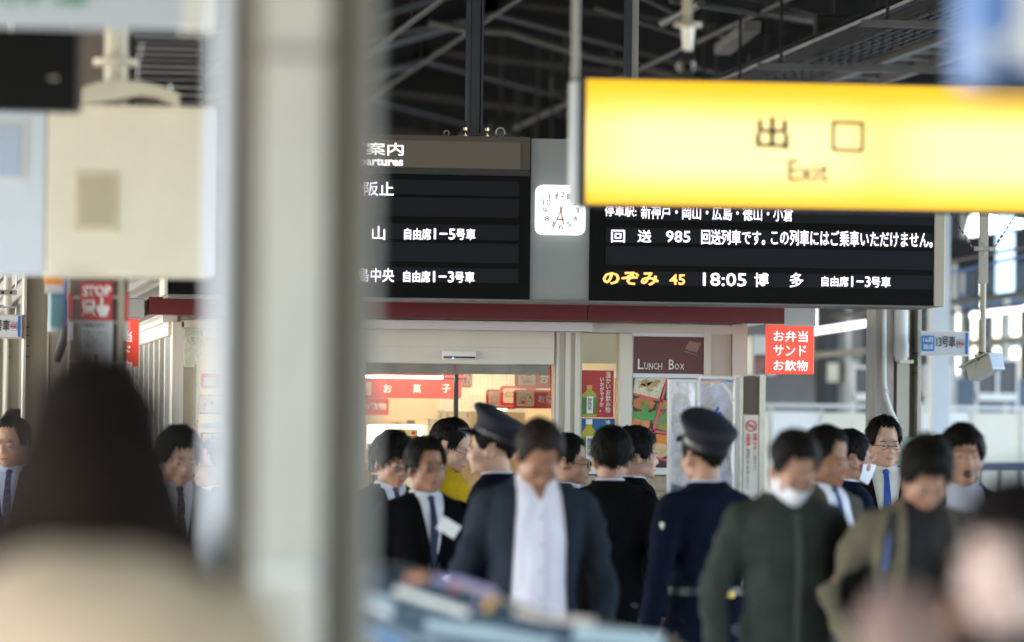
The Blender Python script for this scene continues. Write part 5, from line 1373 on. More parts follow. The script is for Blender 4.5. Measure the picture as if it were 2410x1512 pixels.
def hand(mb, w, d, side, curl=.4, k=1.0):
    d = Vector(d).normalized(); w = Vector(w)
    a = d.cross(Vector((0, 1, 0)) if abs(d.y) < .8 else Vector((0, 0, 1))).normalized(); b = d.cross(a)
    if a.x * side < 0: a = -a
    rot = Matrix((a, b, d)).transposed()
    mb.ell(w + d * .045 * k, (.040 * k, .017 * k, .052 * k), rot)
    for i, (off, L_) in enumerate(((-.030, .062), (-.011, .074), (.010, .070), (.029, .055))):
        p0 = w + d * .075 * k + a * off * k; p1 = p0 + d * L_ * .5 * k + b * curl * .012; p2 = p1 + (d * math.cos(curl) + b * math.sin(curl)) * L_ * .55 * k
        limb(mb, [p0, p1, p2], [.0095 * k, .009 * k, .0075 * k], 8)
    p0 = w + d * .02 * k - a * .03 * k; p1 = p0 + (d * .8 - a * .6).normalized() * .04 * k; p2 = p1 + (d + b * .3).normalized() * .03 * k
    limb(mb, [p0, p1, p2], [.013 * k, .011 * k, .009 * k], 8)

def head_shapes(H, neckbase, open_mouth=False, thin=1.0):
    mb = MB()
    def e(c, r, rot=None, sub=3):
        m_ = H @ Matrix.Translation(c) @ (rot.to_4x4() if rot else Matrix.Identity(4)) @ Matrix.Diagonal((*r, 1))
        bmesh.ops.create_icosphere(mb.bm, subdivisions=sub, radius=1, matrix=m_)
    e((0, .012, .075), (.076 * thin, .094, .092))
    e((0, -.036, .012), (.064 * thin, .062, .080))
    e((0, -.062, -.042), (.034 * thin, .030, .024))
    for s in (-1, 1):
        e((s * .040, -.058, .008), (.026, .030, .028))
        e((s * .048, -.015, -.028), (.018, .040, .026))
        e((s * .078 * thin, .006, .020), (.008, .018, .031), Matrix.Rotation(s * .35, 3, 'Z'))
        e((s * .028, -.088, .052), (.024, .013, .008))
        e((s * .031, -.087, .030), (.015, .010, .009))
    e((0, -.103, .012), (.013, .018, .012)); e((0, -.094, .030), (.010, .014, .026), Matrix.Rotation(-.3, 3, 'X'))
    for s in (-1, 1): e((s * .010, -.098, .008), (.009, .012, .008))
    if open_mouth:
        e((0, -.072, -.062), (.030, .028, .022))
        e((0, -.094, -.014), (.023, .008, .005))
    else:
        e((0, -.093, -.020), (.024, .009, .0055)); e((0, -.091, -.030), (.020, .009, .0065))
    e((0, -.086, -.056), (.018, .012, .012))
    n0 = H @ Vector((0, .018, -.01)); n1 = Vector(neckbase)
    limb(mb, [n0, n0.lerp(n1, .5), n1], [.055 * thin, .054 * thin, .060 * thin], 18)
    n2 = H @ Vector((0, -.03, -.045)); limb(mb, [n2, n1 + Vector((0, -.01, 0))], [.034, .05], 14)
    return mb

def hair_mesh(H, style, seed, spiky=1.0):
    rnd = random.Random(seed)
    bm = bmesh.new(); bmesh.ops.create_icosphere(bm, subdivisions=5, radius=1)
    front = {'short': .128, 'fringe': .082, 'bald': .155, 'bob': .09, 'part': .12, 'full': .105, 'buzz': .125}[style]
    thick = {'short': 1.0, 'fringe': 1.10, 'bald': .97, 'bob': 1.16, 'part': 1.06, 'full': 1.10, 'buzz': .97}[style]
    back = {'bob': -.12}.get(style, -.028)
    side = {'bob': -.08, 'fringe': .022, 'part': .012, 'full': .014}.get(style, .030)
    def line(th):
        a = abs(th)
        if a < 35: return front + (.006 * math.sin(th * .35 + seed))
        if a < 62: return front + (side - .01 - front) * (a - 35) / 27
        if a < 118: return side + (.026 if 82 < a < 105 and style != 'bob' else 0)
        return side + (back - side) * (a - 118) / 62
    pts = []
    for v in bm.verts:
        d = v.co.normalized()
        th = math.degrees(math.atan2(d.x, -d.y))
        r = Vector((d.x * .086 * thick, d.y * .104 * thick, d.z * .102 * (1.0 + (thick - 1) * .8)))
        c = Vector((0, .012, .077))
        p_ = c + r
        l_ = line(th)
        n_ = mnoise.noise(d * 3.2 + Vector((seed, 0, 0))) * .006 + mnoise.noise(Vector((d.x * 16, d.y * 16, d.z * 5)) + Vector((seed, 0, 0))) * .0045 * spiky
        f = (p_.z - l_) / .012
        k = 1 if f >= 1 else max(0, f)
        inner = c + Vector((d.x * .066, d.y * .080, d.z * .080))
        q = p_ + d * n_
        v.co = inner.lerp(q, k * k * (3 - 2 * k))
        if k > .9: pts.append((q.copy(), d.copy(), th, l_))
    # locks: narrow tapered blades following the combing direction
    crown = Vector((.01, .05, .18))
    for i in range(900 if style != 'buzz' else 160):
        q, d, th, l_ = rnd.choice(pts)
        w = (q - crown); w = w - d * w.dot(d)
        if w.length < 1e-4: continue
        w.normalize(); w = (w + Vector((rnd.uniform(-.45, .45), rnd.uniform(-.45, .45), rnd.uniform(-.35, .25)))).normalized()
        L_ = rnd.uniform(.014, .034) * (1.2 if style in ('bob', 'full', 'fringe') else .8) * spiky
        s_ = d.cross(w).normalized() * rnd.uniform(.0018, .004)
        lift = rnd.uniform(.000, .0035) * spiky
        a0, a1 = q - s_, q + s_
        mid = q + w * L_ * .55 + d * lift
        tip = q + w * L_ + d * (lift * 1.4 - .003)
        v0, v1, v2, v3, v4 = [bm.verts.new(x) for x in (a0, a1, mid + s_ * .7, mid - s_ * .7, tip)]
        bm.faces.new((v0, v1, v2, v3)); bm.faces.new((v3, v2, v4))
    for v in bm.verts: v.co = H @ v.co
    me = bpy.data.meshes.new('hair'); bm.to_mesh(me); bm.free()
    me.polygons.foreach_set('use_smooth', [True] * len(me.polygons))
    return me

HAIRM = {}
def hairmat(c):
    if c not in HAIRM: HAIRM[c] = M('hair_%d' % len(HAIRM), tuple(x * .6 for x in c), .6, var=.4, scale=40, spec=.14)
    return HAIRM[c]
SK = {'mid': (.40, .215, .145), 'light': (.53, .32, .235), 'tan': (.30, .145, .09), 'pink': (.80, .58, .51)}

def person(u, vtop, D, lab, face=0, head=(0, 0, 0), H=None, hair='short', hairc=(.012, .010, .009), skin='mid',
           jacket=(.02, .022, .03), shirt=(.6, .62, .68), tie=None, vw=.055, vbot=1.12, tie_stripe=None, pose=('down', 'down'),
           glasses=False, mask=False, cap=False, mouth=False, trousers=(.02, .02, .025), group='people crowding the platform',
           seed=None, vox=.010, collar=True, high_collar=False, lean=0, k=1.0, spiky=1.0, hold=None, x_off=0, thin=1.0, bag=None, hood=False, gloves=False, keep=False):
    """u, vtop: where the crown shows; D: distance along Y"""
    seed = seed if seed is not None else int(u)
    top = W(u, vtop, D)
    pitch, yaw, roll = head
    # height so that the crown, tilted by the head pitch, stands at the measured place
    D = D * 1.05 if D > 12 else D
    top = W(u, vtop, D)
    HL = Matrix.Scale(1.03, 4) @ Matrix.Rotation(R(yaw), 4, 'Z') @ Matrix.Rotation(R(pitch), 4, 'X') @ Matrix.Rotation(R(roll), 4, 'Y')
    crown = HL @ Vector((0, .01, .182 if not cap else .20))
    ztop = max(crown.z, (HL @ Vector((0, .09, .10))).z)
    s = top.z / (1.545 - max(0, pitch) * .0004 + ztop)
    t = thing('person', lab, 'person', (0, 0, 0), group)
    fr = Matrix.Rotation(R(face), 4, 'Z')
    lead = math.sin(R(pitch)) * -.05 if pitch > 0 else 0
    hp_ = Vector((0, -.012 + lead * .9, 1.545 - max(0, pitch) * .0004))
    hx = fr @ (hp_ + Vector((crown.x * .5, crown.y * .5, 0)))
    t.location = (top.x - hx.x * s, D, 0); t.rotation_euler = (0, 0, R(face)); t.scale = (s, s, s)
    HM = Matrix.Translation(hp_) @ HL
    skm = M('skin_' + skin, SK[skin], .5, var=.10, scale=18, bump=.05, spec=.4)
    if max(jacket) < .07 and not keep: jacket = tuple(c_ * .42 for c_ in jacket)
    jm = M('cloth_%.3f_%.3f_%.3f' % jacket, jacket, .9, var=.3, scale=7, bump=.5, spec=.06)
    sm = M('shirt_%.2f_%.2f_%.2f' % shirt, shirt, .7, var=.05, scale=9, spec=.3)
    # body: one continuous skin surface
    mb = head_shapes(HM, (0, .012, 1.44), mouth, thin)
    mb.loft(torso_rings(BT))
    arms = []
    for sd_, pz in ((-1, pose[0]), (1, pose[1])):
        el, wr, hd = POSES[pz]
        sh = Vector((sd_ * .172, .005, 1.380)); el = Vector((sd_ * (el[0] + .008), el[1], el[2])); wr = Vector((sd_ * wr[0], wr[1], wr[2])); hd = Vector((sd_ * hd[0], hd[1], hd[2]))
        limb(mb, [sh, el, wr], [.044, .034, .024])
        hand(mb, wr, hd, sd_, .5)
        arms.append((sh, el, wr, hd))
    for sd_ in (-1, 1):
        limb(mb, [(sd_ * .09, .005, .86), (sd_ * .10, -.01, .48), (sd_ * .105, .02, .10)], [.085, .055, .038])
        mb.ell(Vector((sd_ * .11, -.04, .05)), (.04, .11, .04))
    body = mesh_part('body', remesh(mb, vox, 2), skm, t)
    # hair
    hm = hairmat(hairc)
    mesh_part('hair', hair_mesh(HM, hair, seed % 97, spiky), hm, t)
    # eyes, brows
    if abs(face) % 360 < 120 or abs(face) % 360 > 240:
        for s_ in (-1, 1):
            if 1:
                a = MB(); c = HM @ Vector((s_ * .031, -.0925, .0325)); a.ell(c, (.011, .006, .0035 if pitch < 15 else .002), HM.to_3x3())
            a.build('eye', M('eye_dark', (.02, .014, .012), .25, var=0), t, smooth=True, local=True)
        for s_ in (-1, 1):
            a = MB(); a.tube([HM @ Vector((s_ * x, y, z)) for x, y, z in ((.014, -.100, .052), (.030, -.098, .057), (.047, -.086, .053))], [.0018, .0024, .0012], 6)
            a.build('eyebrow', M('brow_brown', (.05, .034, .026), .7, var=0), t, local=True)
        if not mask:
            a = MB()
            if mouth: a.ell(HM @ Vector((0, -.086, -.037)), (.021, .016, .021), HM.to_3x3()); a.build('mouth', M('mouth_dark', (.06, .012, .01), .4, var=0), t, smooth=True, local=True)
            else:
                a.ell(HM @ Vector((0, -.095, -.026)), (.022, .007, .007), HM.to_3x3()); a.build('lips', M('lips_' + skin, tuple(c * f for c, f in zip(SK[skin], (.85, .6, .6))), .45, var=0), t, smooth=True, local=True)
    # jacket: torso and sleeves in one surface
    mb = MB(); mb.loft(torso_rings(JT))
    rn = random.Random(seed)
    for sh, el, wr, hd in arms:
        e2 = wr.lerp(el, .06)
        limb(mb, [sh + Vector((0, 0, -.008)), sh.lerp(el, .5), el, el.lerp(e2, .5), e2], [.068, .061, .053, .048, .042])
    jme = remesh(mb, .011, 5)
    nv = len(jme.vertices); nbuf = [0.0] * (3 * nv); jme.vertex_normals.foreach_get('vector', nbuf); cbuf = [0.0] * (3 * nv); jme.vertices.foreach_get('co', cbuf)
    for i_ in range(nv):
        p_ = Vector(cbuf[3 * i_:3 * i_ + 3]); f = .9 if p_.z < 1.32 else .4
        w_ = mnoise.noise(Vector((p_.x * 6, p_.y * 6, p_.z * 9 + seed))) * .020 + mnoise.noise(Vector((p_.x * 14, p_.y * 14, p_.z * 20 + seed))) * .011
        if abs(p_.x) < vw + .08 and p_.y < 0 and p_.z > .9: w_ *= .25
        p_ = p_ + Vector(nbuf[3 * i_:3 * i_ + 3]) * (w_ * f); cbuf[3 * i_:3 * i_ + 3] = p_[:]
    jme.vertices.foreach_set('co', cbuf); jme.update()
    mesh_part('jacket', jme, jm, t)
    # trousers and shoes
    mb = MB(); mb.loft(torso_rings([(.92, .17, .115, .004), (.84, .182, .122, .006), (.78, .18, .118, .006)], 0))
    for sd_ in (-1, 1): limb(mb, [(sd_ * .09, .005, .82), (sd_ * .10, -.01, .48), (sd_ * .105, .015, .09)], [.1, .074, .066])
    mesh_part('trousers', remesh(mb, .016, 2), M('trouser_%.3f' % trousers[0], trousers, .8, var=.15), t)
    for sd_ in (-1, 1):
        a = MB(); a.ell(Vector((sd_ * .11, -.045, .045)), (.05, .135, .045)); a.build('shoe', black, t, smooth=True, local=True)
    # shirt front in the opening, shaped to the chest
    def fy(x, z, off):
        hw, hd_, yc = interp(JT, min(z, 1.47)); x = min(abs(x), hw * .97)
        return yc - hd_ * (1 - (x / hw) ** 2.4) ** (1 / 2.4) - off
    ztop_ = 1.472
    def half(z):
        f = (ztop_ - z) / (ztop_ - vbot)
        base = vw * (1 - f) + .004 if vbot > 1.0 else vw * (.75 + .25 * math.sin(f * 2.2))
        return min(base, interp(JT, z)[0] * .9)
    def strip_mesh(name, mt_, x0f, x1f, off, z0, z1, nx=6, nz=22):
        a = MB(); g = []
        for j in range(nz + 1):
            z = z0 + (z1 - z0) * j / nz; row = []
            for i in range(nx + 1):
                x = x0f(z) + (x1f(z) - x0f(z)) * i / nx
                row.append(a.bm.verts.new((x, fy(x, z, off + (.010 * mnoise.noise(Vector((x * 22, z * 9, seed))) if name == 'shirt' else 0)), z)))
            g.append(row)
        for j in range(nz):
            for i in range(nx): a.bm.faces.new((g[j][i], g[j][i + 1], g[j + 1][i + 1], g[j + 1][i]))
        return a.build(name, mt_, t, smooth=True, local=True)
    front_seen = True
    if vw > 0:
        strip_mesh('shirt', sm, lambda z: -half(z), lambda z: half(z), .008, max(vbot, .8), ztop_, 14, 40)
        lw = .045 if vbot > 1 else .035
        for s_ in (-1, 1):
            strip_mesh('lapel', jm, lambda z, s_=s_: s_ * half(z), lambda z, s_=s_: s_ * (half(z) + lw * min(1, max(.15, (z - vbot) / .12)) * min(1, (1.475 - z) / .03 + .3)), .013, max(vbot, .82) + .005, 1.455, 3)
    if vw > .1 and vbot < 1:
        strip_mesh('open_neck', skm, lambda z: -.040 * (z - 1.385) / .087, lambda z: .040 * (z - 1.385) / .087, .0215, 1.385, 1.470, 4)
        strip_mesh('shirt_placket', sm, lambda z: -.014, lambda z: .014, .0205, .82, 1.385, 2, 30)
        for q in range(5):
            a = MB(); a.ell(Vector((0, fy(0, 1.33 - q * .1, .024), 1.33 - q * .1)), (.006, .003, .006)); a.build('button', M('button_grey', (.4, .4, .44), .4, var=0), t, local=True)
    if collar or high_collar:
        rg = []
        hh = .032 if not high_collar else .05
        for z, g_ in ((1.455, .012), (1.455 + hh * .6, .006), (1.455 + hh, .002), (1.455 + hh, -.003), (1.45, .0)):
            rg.append([Vector(((.066 + g_) * math.cos(2 * math.pi * q / 24), .012 + (.066 + g_) * math.sin(2 * math.pi * q / 24) - (z - 1.455) * .25, z - .012 * max(0, -math.sin(2 * math.pi * q / 24)))) for q in range(24)])
        a = MB(); a.loft(rg, cap=False); a.build('collar', sm if collar else jm, t, smooth=True, local=True)
        if collar and vw:
            for s_ in (-1, 1):
                a = MB()
                P_ = [Vector((s_ * .006, -.068, 1.470)), Vector((s_ * .058, -.036, 1.482)), Vector((s_ * .066, -.062, 1.452)), Vector((s_ * .036, -.094, 1.425))]
                f0 = [a.bm.verts.new(p_) for p_ in P_]; f1 = [a.bm.verts.new(p_ + Vector((0, -.004, -.002))) for p_ in P_]
                a.bm.faces.new(f0); a.bm.faces.new(f1[::-1])
                for q in range(4): a.bm.faces.new((f0[q], f0[(q + 1) % 4], f1[(q + 1) % 4], f1[q]))
                a.build('collar_tip', sm, t, local=True)
    rg = []
    for z, g_ in ((1.43, .045), (1.455, .026), (1.478, .018), (1.478, .012), (1.44, .02)):
        rg.append([Vector(((.066 + g_) * math.cos(2 * math.pi * q / 24), .016 + (.064 + g_) * math.sin(2 * math.pi * q / 24), z - .05 * max(0, -math.sin(2 * math.pi * q / 24)))) for q in range(24)])
    a = MB(); a.loft(rg, cap=False); a.build('jacket_collar', jm, t, smooth=True, local=True)
    if tie:
        tm_ = M('tie_%.3f_%.3f_%.3f' % tie, tie, .5, var=.1)
        strip_mesh('tie', tm_, lambda z: -(.012 + .016 * (1.44 - z) / .3), lambda z: .012 + .016 * (1.44 - z) / .3, .012, max(vbot, 1.05) if vbot > 1 else 1.02, 1.440, 2)
        a = MB(); a.ell(Vector((0, fy(0, 1.445, .012), 1.445)), (.018, .012, .016)); kn = a.build('tie_knot', tm_, t, smooth=True, local=True)
        if tie_stripe:
            a = MB(); sm_ = M('stripe_%.2f' % tie_stripe[0], tie_stripe, .5, var=0)
            for q in range(7):
                z = 1.41 - q * .042
                P_ = [(-.017, z - .012), (.017, z + .008), (.017, z + .016), (-.017, z - .004)]
                a.bm.faces.new([a.bm.verts.new((x, fy(x, zz, .015), zz)) for x, zz in P_])
            a.build('tie_stripe', sm_, t, local=True)
    if glasses:
        a = MB()
        for s_ in (-1, 1):
            c = Vector((s_ * .032, -.104, .031)); pr_ = None
            for q in range(15):
                an = 2 * math.pi * q / 14; p_ = HM @ (c + Vector((.021 * math.cos(an), 0, .014 * math.sin(an))))
                if pr_ is not None: a.tube([pr_, p_], .0010, 5)
                pr_ = p_
            a.tube([HM @ Vector((s_ * .053, -.103, .034)), HM @ Vector((s_ * .078, -.03, .034)), HM @ Vector((s_ * .083, .008, .030))], .0016, 5)
        a.tube([HM @ Vector((-.011, -.106, .033)), HM @ Vector((.011, -.106, .033))], .0014, 5)
        a.build('glasses', M('glasses_metal', (.12, .1, .09), .2, .8, var=0), t, local=True)
        for s_ in (-1, 1):
            a = MB(); a.tube([HM @ Vector((s_ * .032, -.1045, .031)), HM @ Vector((s_ * .032, -.1035, .031))], .019, 14)
            a.build('lens', glass_mat('lens_glass', (.95, .96, .98), .35), t, local=True)
    if mask:
        a = MB(); g = []
        for j in range(9):
            row = []
            for i in range(13):
                th = R(-70 + 140 * i / 12); z = .026 - .098 * j / 8
                rx, ry = .078 - .022 * (j / 8) ** 2, (.077 + .040 * math.cos(th) ** 3 * (1 - .3 * j / 8)) * (1 - .16 * (j / 8) ** 2)
                row.append(a.bm.verts.new(HM @ Vector((rx * math.sin(th) * 1.02, -.008 - ry * math.cos(th), z * (1 - .25 * abs(math.sin(th)) ** 2)))))
            g.append(row)
        for j in range(8):
            for i in range(12): a.bm.faces.new((g[j][i], g[j][i + 1], g[j + 1][i + 1], g[j + 1][i]))
        a.build('face_mask', M('mask_white', (.78, .78, .84), .75, var=.03), t, smooth=True, local=True)
    if cap:
        cm = M('cap_navy', (.003, .004, .013), .8, var=.15, scale=10)
        TL = Matrix.Rotation(R(cap), 4, 'X')
        rg = []
        for z, rx, ry, yo in ((.088, .088, .106, .010), (.125, .089, .107, .010), (.135, .100, .116, .008), (.160, .116, .132, .0), (.172, .118, .134, -.002), (.186, .104, .118, -.002), (.196, .06, .07, 0)):
            rg.append([HM @ (Vector((0, 0, .08)) + TL @ Vector((rx * math.cos(2 * math.pi * q / 32), .01 + yo + ry * math.sin(2 * math.pi * q / 32), z - .08 + (.022 * max(0, -math.sin(2 * math.pi * q / 32)) if z > .13 else 0)))) for q in range(32)])
        a = MB(); a.loft(rg); a.build('cap', cm, t, smooth=True, local=True)
        a = MB(); rg = []
        for z, g_ in ((.092, 0), (.116, 0)):
            rg.append([HM @ (Vector((0, 0, .08)) + TL @ Vector((.0905 * math.cos(2 * math.pi * q / 32), .02 + .1085 * math.sin(2 * math.pi * q / 32), z - .08))) for q in range(32)])
        a.loft(rg, cap=False); a.build('cap_band', M('cap_band_black', (.008, .008, .012), .4, var=0), t, smooth=True, local=True)
        a = MB(); v_ = []
        for q in range(13):
            th = R(-62 + 124 * q / 12); i_ = Vector((.088 * math.sin(th), .015 - .104 * math.cos(th), .095)); o_ = Vector((.094 * math.sin(th), .0 - .150 * math.cos(th) , .070))
            v_.append((i_, o_))
        T_ = lambda p_: a.bm.verts.new(HM @ (Vector((0, 0, .08)) + TL @ (p_ - Vector((0, 0, .08)))))
        up_ = [(T_(i_), T_(o_)) for i_, o_ in v_]; dn = [(T_(i_ - Vector((0, 0, .004))), T_(o_ - Vector((0, 0, .004)))) for i_, o_ in v_]
        for q in range(12):
            a.bm.faces.new((up_[q][0], up_[q + 1][0], up_[q + 1][1], up_[q][1])); a.bm.faces.new((dn[q][1], dn[q + 1][1], dn[q + 1][0], dn[q][0]))
            a.bm.faces.new((up_[q][1], up_[q + 1][1], dn[q + 1][1], dn[q][1]))
        a.build('cap_visor', M('visor_black', (.01, .01, .012), .15, var=0), t, local=True)
    ctx = dict(t=t, HM=HM, fy=fy, arms=arms, jm=jm, s=s)
    return ctx

def lpart(ctx, name, mt_, fn, smooth=False):
    a = MB(); fn(a); return a.build(name, mt_, ctx['t'], smooth=smooth, local=True)

navy = (.012, .018, .05); blk_ = (.011, .011, .014); char = (.03, .04, .055)
# --- left side
person(28, 976, 22.5, 'person in dark suit with blue shirt and tie at the left edge', face=-12, head=(4, -14, 0), hair='short', jacket=navy, shirt=(.55, .62, .8), tie=(.03, .025, .12), tie_stripe=(.12, .1, .3), spiky=1.2)
person(42, 964, 27.5, 'person mostly hidden behind the man at the left edge, only dark hair showing', face=160, hair='full', jacket=blk_)
c = person(424, 1003, 19.6, 'young person in dark suit and brown striped tie looking down at left', face=8, head=(10, 8, 3), hair='full', skin='light', jacket=(.014, .012, .015), shirt=(.72, .68, .78), tie=(.07, .045, .04), tie_stripe=(.2, .15, .13), pose=('front', 'down'), spiky=1.5, thin=.95, vw=.06, vbot=1.1)
person(398, 1046, 22.5, 'person in maroon dark coat hidden behind the young man with the striped tie', face=150, hair='full', jacket=(.05, .012, .016), shirt=(.7, .68, .75))
person(452, 1040, 23.6, 'person in black suit seen as a shoulder behind the striped tie man', face=175, hair='short', jacket=blk_)
person(506, 1030, 22.2, 'person with glasses and blue suit half hidden behind the near column edge', face=-70, hair='short', jacket=(.02, .05, .14), glasses=True)
# --- centre
person(926, 1016, 20.6, 'person with fringe hair and glasses in dark jacket at the left of the shop door', face=14, head=(14, 10, 2), hair='fringe', jacket=navy, shirt=(.7, .72, .85), tie=(.05, .06, .1), glasses=True, spiky=1.3)
o5 = person(1002, 1026, 19.4, 'person with centre parted hair, glasses, black suit and navy tie holding a white paper', face=12, head=(0, 6, 0), hair='part', skin='tan', jacket=blk_, shirt=(.66, .68, .78), tie=(.012, .018, .06), glasses=True, pose=('down', 'front'), vw=.062)
def paper(a):
    sh, el, wr, hd = o5['arms'][1]
    a.ell(wr + Vector((-.05, -.06, .02)), (.05, .022, .045), Matrix.Rotation(.5, 3, 'Y')); a.ell(wr + Vector((-.10, -.07, .03)), (.035, .018, .018)); a.ell(wr + Vector((-.03, -.06, -.02)), (.03, .02, .04))
lpart(o5, 'white_glove', M('glove_white', (.75, .75, .82), .7, var=.04), paper, True)
a = MB(); q = W(1056, 1242, 18.9); a.box(-.045, .045, -.001, .001, -.03, .03); pt = a.build('paper_slip', M('paper_white', (.75, .74, .74), .6, var=.03), org=(0, 0, 0)); pt.location = q; pt.rotation_euler = (.3, .5, .3)
tag(pt, 'white slip of paper held by the man in the black suit and navy tie', 'paper')
o6 = person(1066, 984, 22.5, 'person in mustard yellow top with glasses leaning in the shop doorway', face=62, head=(20, 6, 0), hair='short', jacket=(.5, .31, .01), shirt=(.5, .31, .01), skin='light', glasses=True, vw=0, collar=False, pose=('front', 'front'))
person(1160, 968, 19.6, 'person in station officer cap and navy uniform, in profile left of the bowed man', face=-112, head=(4, 0, 0), hair='short', cap=-26, jacket=navy, shirt=(.6, .62, .75), skin='light', vw=0, pose=('down', 'down'))
o8 = person(1264, 1001, 16.6, 'person bowing head in open slate blue jacket and white shirt at the centre', face=2, head=(44, 4, 0), hair='short', hairc=(.03, .02, .016), skin='tan', jacket=(.024, .031, .044), keep=True, shirt=(.84, .82, .93), vw=.105, vbot=.80, pose=('down', 'down'), spiky=.7)
person(1338, 1018, 21.6, 'person in profile with dark hair just right of the bowed man in slate jacket', face=70, head=(4, 0, 0), hair='short', jacket=(.06, .06, .07), skin='mid', glasses=True)
person(1440, 1003, 20.4, 'person in black suit seen from behind in front of the green tea poster', face=158, head=(2, 18, 0), hair='full', jacket=blk_, shirt=(.6, .65, .8), vw=0, spiky=1.2)
person(1496, 1003, 21.8, 'person with dark hair in profile overlapping the lunch box poster', face=95, head=(2, 0, 0), hair='full', jacket=blk_, vw=0, skin='light')
o11 = person(1658, 980, 18.2, 'person in station officer cap and dark navy coat seen from behind, right of centre', face=-152, head=(2, -6, 0), hair='short', cap=-24, jacket=(.012, .018, .045), shirt=(.55, .6, .75), vw=0, pose=('hips', 'down'))
lpart(o11, 'belt', M('belt_dark', (.02, .02, .03), .4), lambda a: a.loft([[Vector((1.03 * hw * sup(2 * math.pi * q / 28, 2.4)[0], .004 + 1.03 * .135 * sup(2 * math.pi * q / 28, 2.4)[1], z)) for q in range(28)] for z, hw in ((1.01, .188), (1.045, .186))], cap=False))
lpart(o11, 'belt_badge', M('badge_yellow', (.75, .5, .05), .4, var=0), lambda a: a.box(-.045, .015, .137, .150, 1.0, 1.03, .004))
lpart(o11, 'sleeve_badge', M('badge_pale', (.6, .6, .5), .5, var=0), lambda a: a.box(.232, .262, -.0, .05, 1.25, 1.31, .004))
lpart(o11, 'radio_light', M('radio_blue', (.05, .35, .6), .3, var=0, emit=.3), lambda a: a.ell(Vector((.13, .15, 1.05)), (.012, .01, .012)))
# --- right side
o12 = person(1862, 1021, 15.6, 'person in dark olive green coat with white mask under the bowed head', face=8, head=(38, 2, 0), hair='short', skin='mid', jacket=(.040, .045, .040), keep=True, shirt=(.75, .75, .85), vw=.0, high_collar=False, collar=True, mask=True, pose=('down', 'down'), spiky=.8)
0 and lpart(o12, 'neck_scarf', M('scarf_white', (.74, .74, .84), .75, var=.04), lambda a: a.loft([[Vector(((.074 + g_) * math.cos(2 * math.pi * q / 24), -.012 + (.074 + g_) * math.sin(2 * math.pi * q / 24), z)) for q in range(24)] for z, g_ in ((1.415, .03), (1.45, .026), (1.485, .012), (1.49, 0))]), True)
lpart(o12, 'front_placket', M('placket_olive', (.045, .052, .045), .7), lambda a: a.loft([[Vector((x, o12['fy'](x, z, .012), z)) for x in (-.012, .012)] + [Vector((.012, o12['fy'](.012, z, .003), z)), Vector((-.012, o12['fy'](.012, z, .003), z))] for z in (1.40, 1.3, 1.2, 1.1, 1.0, .9, .8)]))
person(1944, 998, 18.4, 'person in grey jacket with blue tie looking right, just right of the masked man', face=34, head=(12, 10, 0), hair='short', skin='tan', jacket=(.09, .085, .07), shirt=(.7, .7, .8), tie=(.02, .07, .2), vw=.08, vbot=.9)
person(2004, 1008, 20.8, 'person in navy suit with white mask in profile facing right', face=98, head=(6, 0, 0), hair='short', jacket=(.012, .018, .05), mask=True, vw=0, shirt=(.75, .72, .82))
person(2080, 976, 22.6, 'tall person with rimless glasses, black coat and blue tie under the right column', face=-4, head=(2, 8, 0), hair='short', skin='light', jacket=(.016, .016, .014), shirt=(.68, .66, .6), tie=(.02, .08, .35), glasses=True, vw=.08, vbot=1.05, spiky=1.2, thin=.94)
o16 = person(2170, 1040, 15.4, 'person in khaki jacket and black shirt with blue rucksack straps, looking down', face=4, head=(38, 2, 0), hair='full', skin='mid', jacket=(.15, .13, .09), shirt=(.012, .012, .014), vw=.095, vbot=.80, collar=False, pose=('hips', 'hips'))
for s_ in (-1, 1):
    lpart(o16, 'rucksack_strap', M('strap_black', (.02, .02, .022), .6), lambda a, s_=s_: a.loft([[Vector((s_ * x, o16['fy'](x, z, .012), z)) for x in (x0_, x0_ + .032)] + [Vector((s_ * (x0_ + .032), o16['fy'](x0_ + .032, z, .002), z)), Vector((s_ * x0_, o16['fy'](x0_, z, .002), z))] for z, x0_ in ((1.43, .10), (1.36, .125), (1.28, .135), (1.18, .145), (1.08, .15))]))
    lpart(o16, 'strap_edge', M('strap_blue', (.0, .05, .26), .5, var=0), lambda a, s_=s_: a.loft([[Vector((s_ * x, o16['fy'](x, z, .018), z)) for x in (x0_, x0_ + .009)] + [Vector((s_ * (x0_ + .009), o16['fy'](x0_ + .009, z, .014), z)), Vector((s_ * x0_, o16['fy'](x0_, z, .014), z))] for z, x0_ in ((1.34, .140), (1.28, .146), (1.22, .151))]))
lpart(o16, 'rucksack', M('rucksack_black', (.02, .02, .022), .7), lambda a: a.box(-.15, .15, .13, .28, 1.0, 1.44, .04))
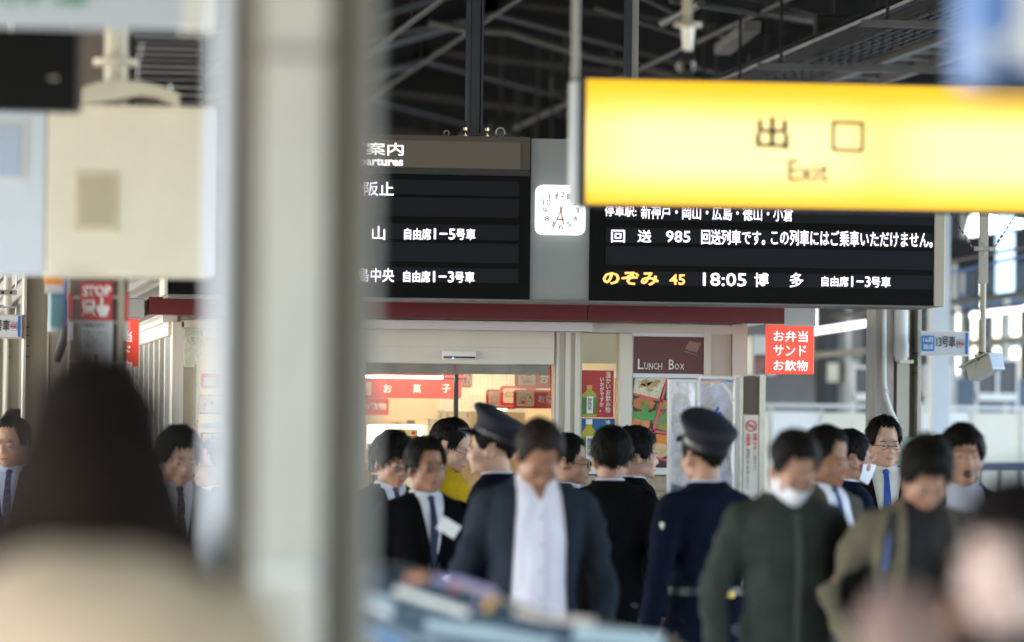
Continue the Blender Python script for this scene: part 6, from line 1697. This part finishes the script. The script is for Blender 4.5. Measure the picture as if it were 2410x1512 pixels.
person(2266, 998, 18.6, 'person yawning with wide open mouth in pale shirt at the right', face=-6, head=(-6, 4, 0), hair='fringe', skin='mid', jacket=(.02, .02, .024), shirt=(.62, .62, .74), vw=.10, vbot=.9, mouth=True)
person(2212, 1026, 21.0, 'person of whom only black hair shows between the khaki jacket man and the yawning man', face=150, hair='full', jacket=blk_, vw=0)
# --- near, strongly blurred
pn = person(228, 812, 6.0, 'person with big dark hair and tan hooded coat, very close and blurred at lower left', face=176, head=(2, 0, 0), hair='full', hairc=(.024, .016, .012), jacket=(.52, .40, .28), vw=0, collar=False, skin='mid', vox=.012, spiky=1.2)
lpart(pn, 'hair_bun', hairmat((.024, .016, .012)), lambda a: a.ell(pn['HM'] @ Vector((.02, .03, .20)), (.026, .03, .065)), True)
def orings(T): return [[Vector((hw * math.cos(2 * math.pi * q / 28), yc + hd * math.sin(2 * math.pi * q / 28), z)) for q in range(28)] for z, hw, hd, yc in T]
lpart(pn, 'dark_scarf', M('dark_scarf', (.016, .011, .009), .95, var=.5, scale=9, spec=.05), lambda a: a.loft(orings(((1.40, .17, .14, .02), (1.45, .17, .14, .02), (1.52, .135, .13, .02), (1.58, .115, .12, .02), (1.66, .09, .10, .02)))), True)
lpart(pn, 'coat_hood', pn['jm'], lambda a: a.loft(orings(((1.26, .25, .10, .14), (1.33, .24, .11, .15), (1.39, .20, .10, .15), (1.44, .14, .08, .14), (1.475, .07, .05, .13)))), True)
pr_ = person(2385, 1118, 6.9, 'person with pale face very close and blurred at the right edge, looking left', face=-38, head=(4, -6, 0), hair='bob', hairc=(.02, .015, .014), skin='pink', jacket=(.03, .03, .035), vw=0, collar=False, pose=('down', 'down'), vox=.008)
ph = person(2135, 1372, 6.9, 'person with pale pink head close and blurred at the bottom right', face=150, head=(4, 0, 0), hair='bald', hairc=(.68, .46, .4), skin='pink', jacket=(.05, .05, .06), vw=0, collar=False, vox=.012)
person(2232, 1312, 10.6, 'small dark haired person with reddish face low behind the blurred pink head', face=6, head=(6, 0, 0), hair='fringe', skin='tan', jacket=(.04, .035, .04), shirt=(.6, .6, .66), vox=.012)

bpy.data.scenes.remove(TSC)
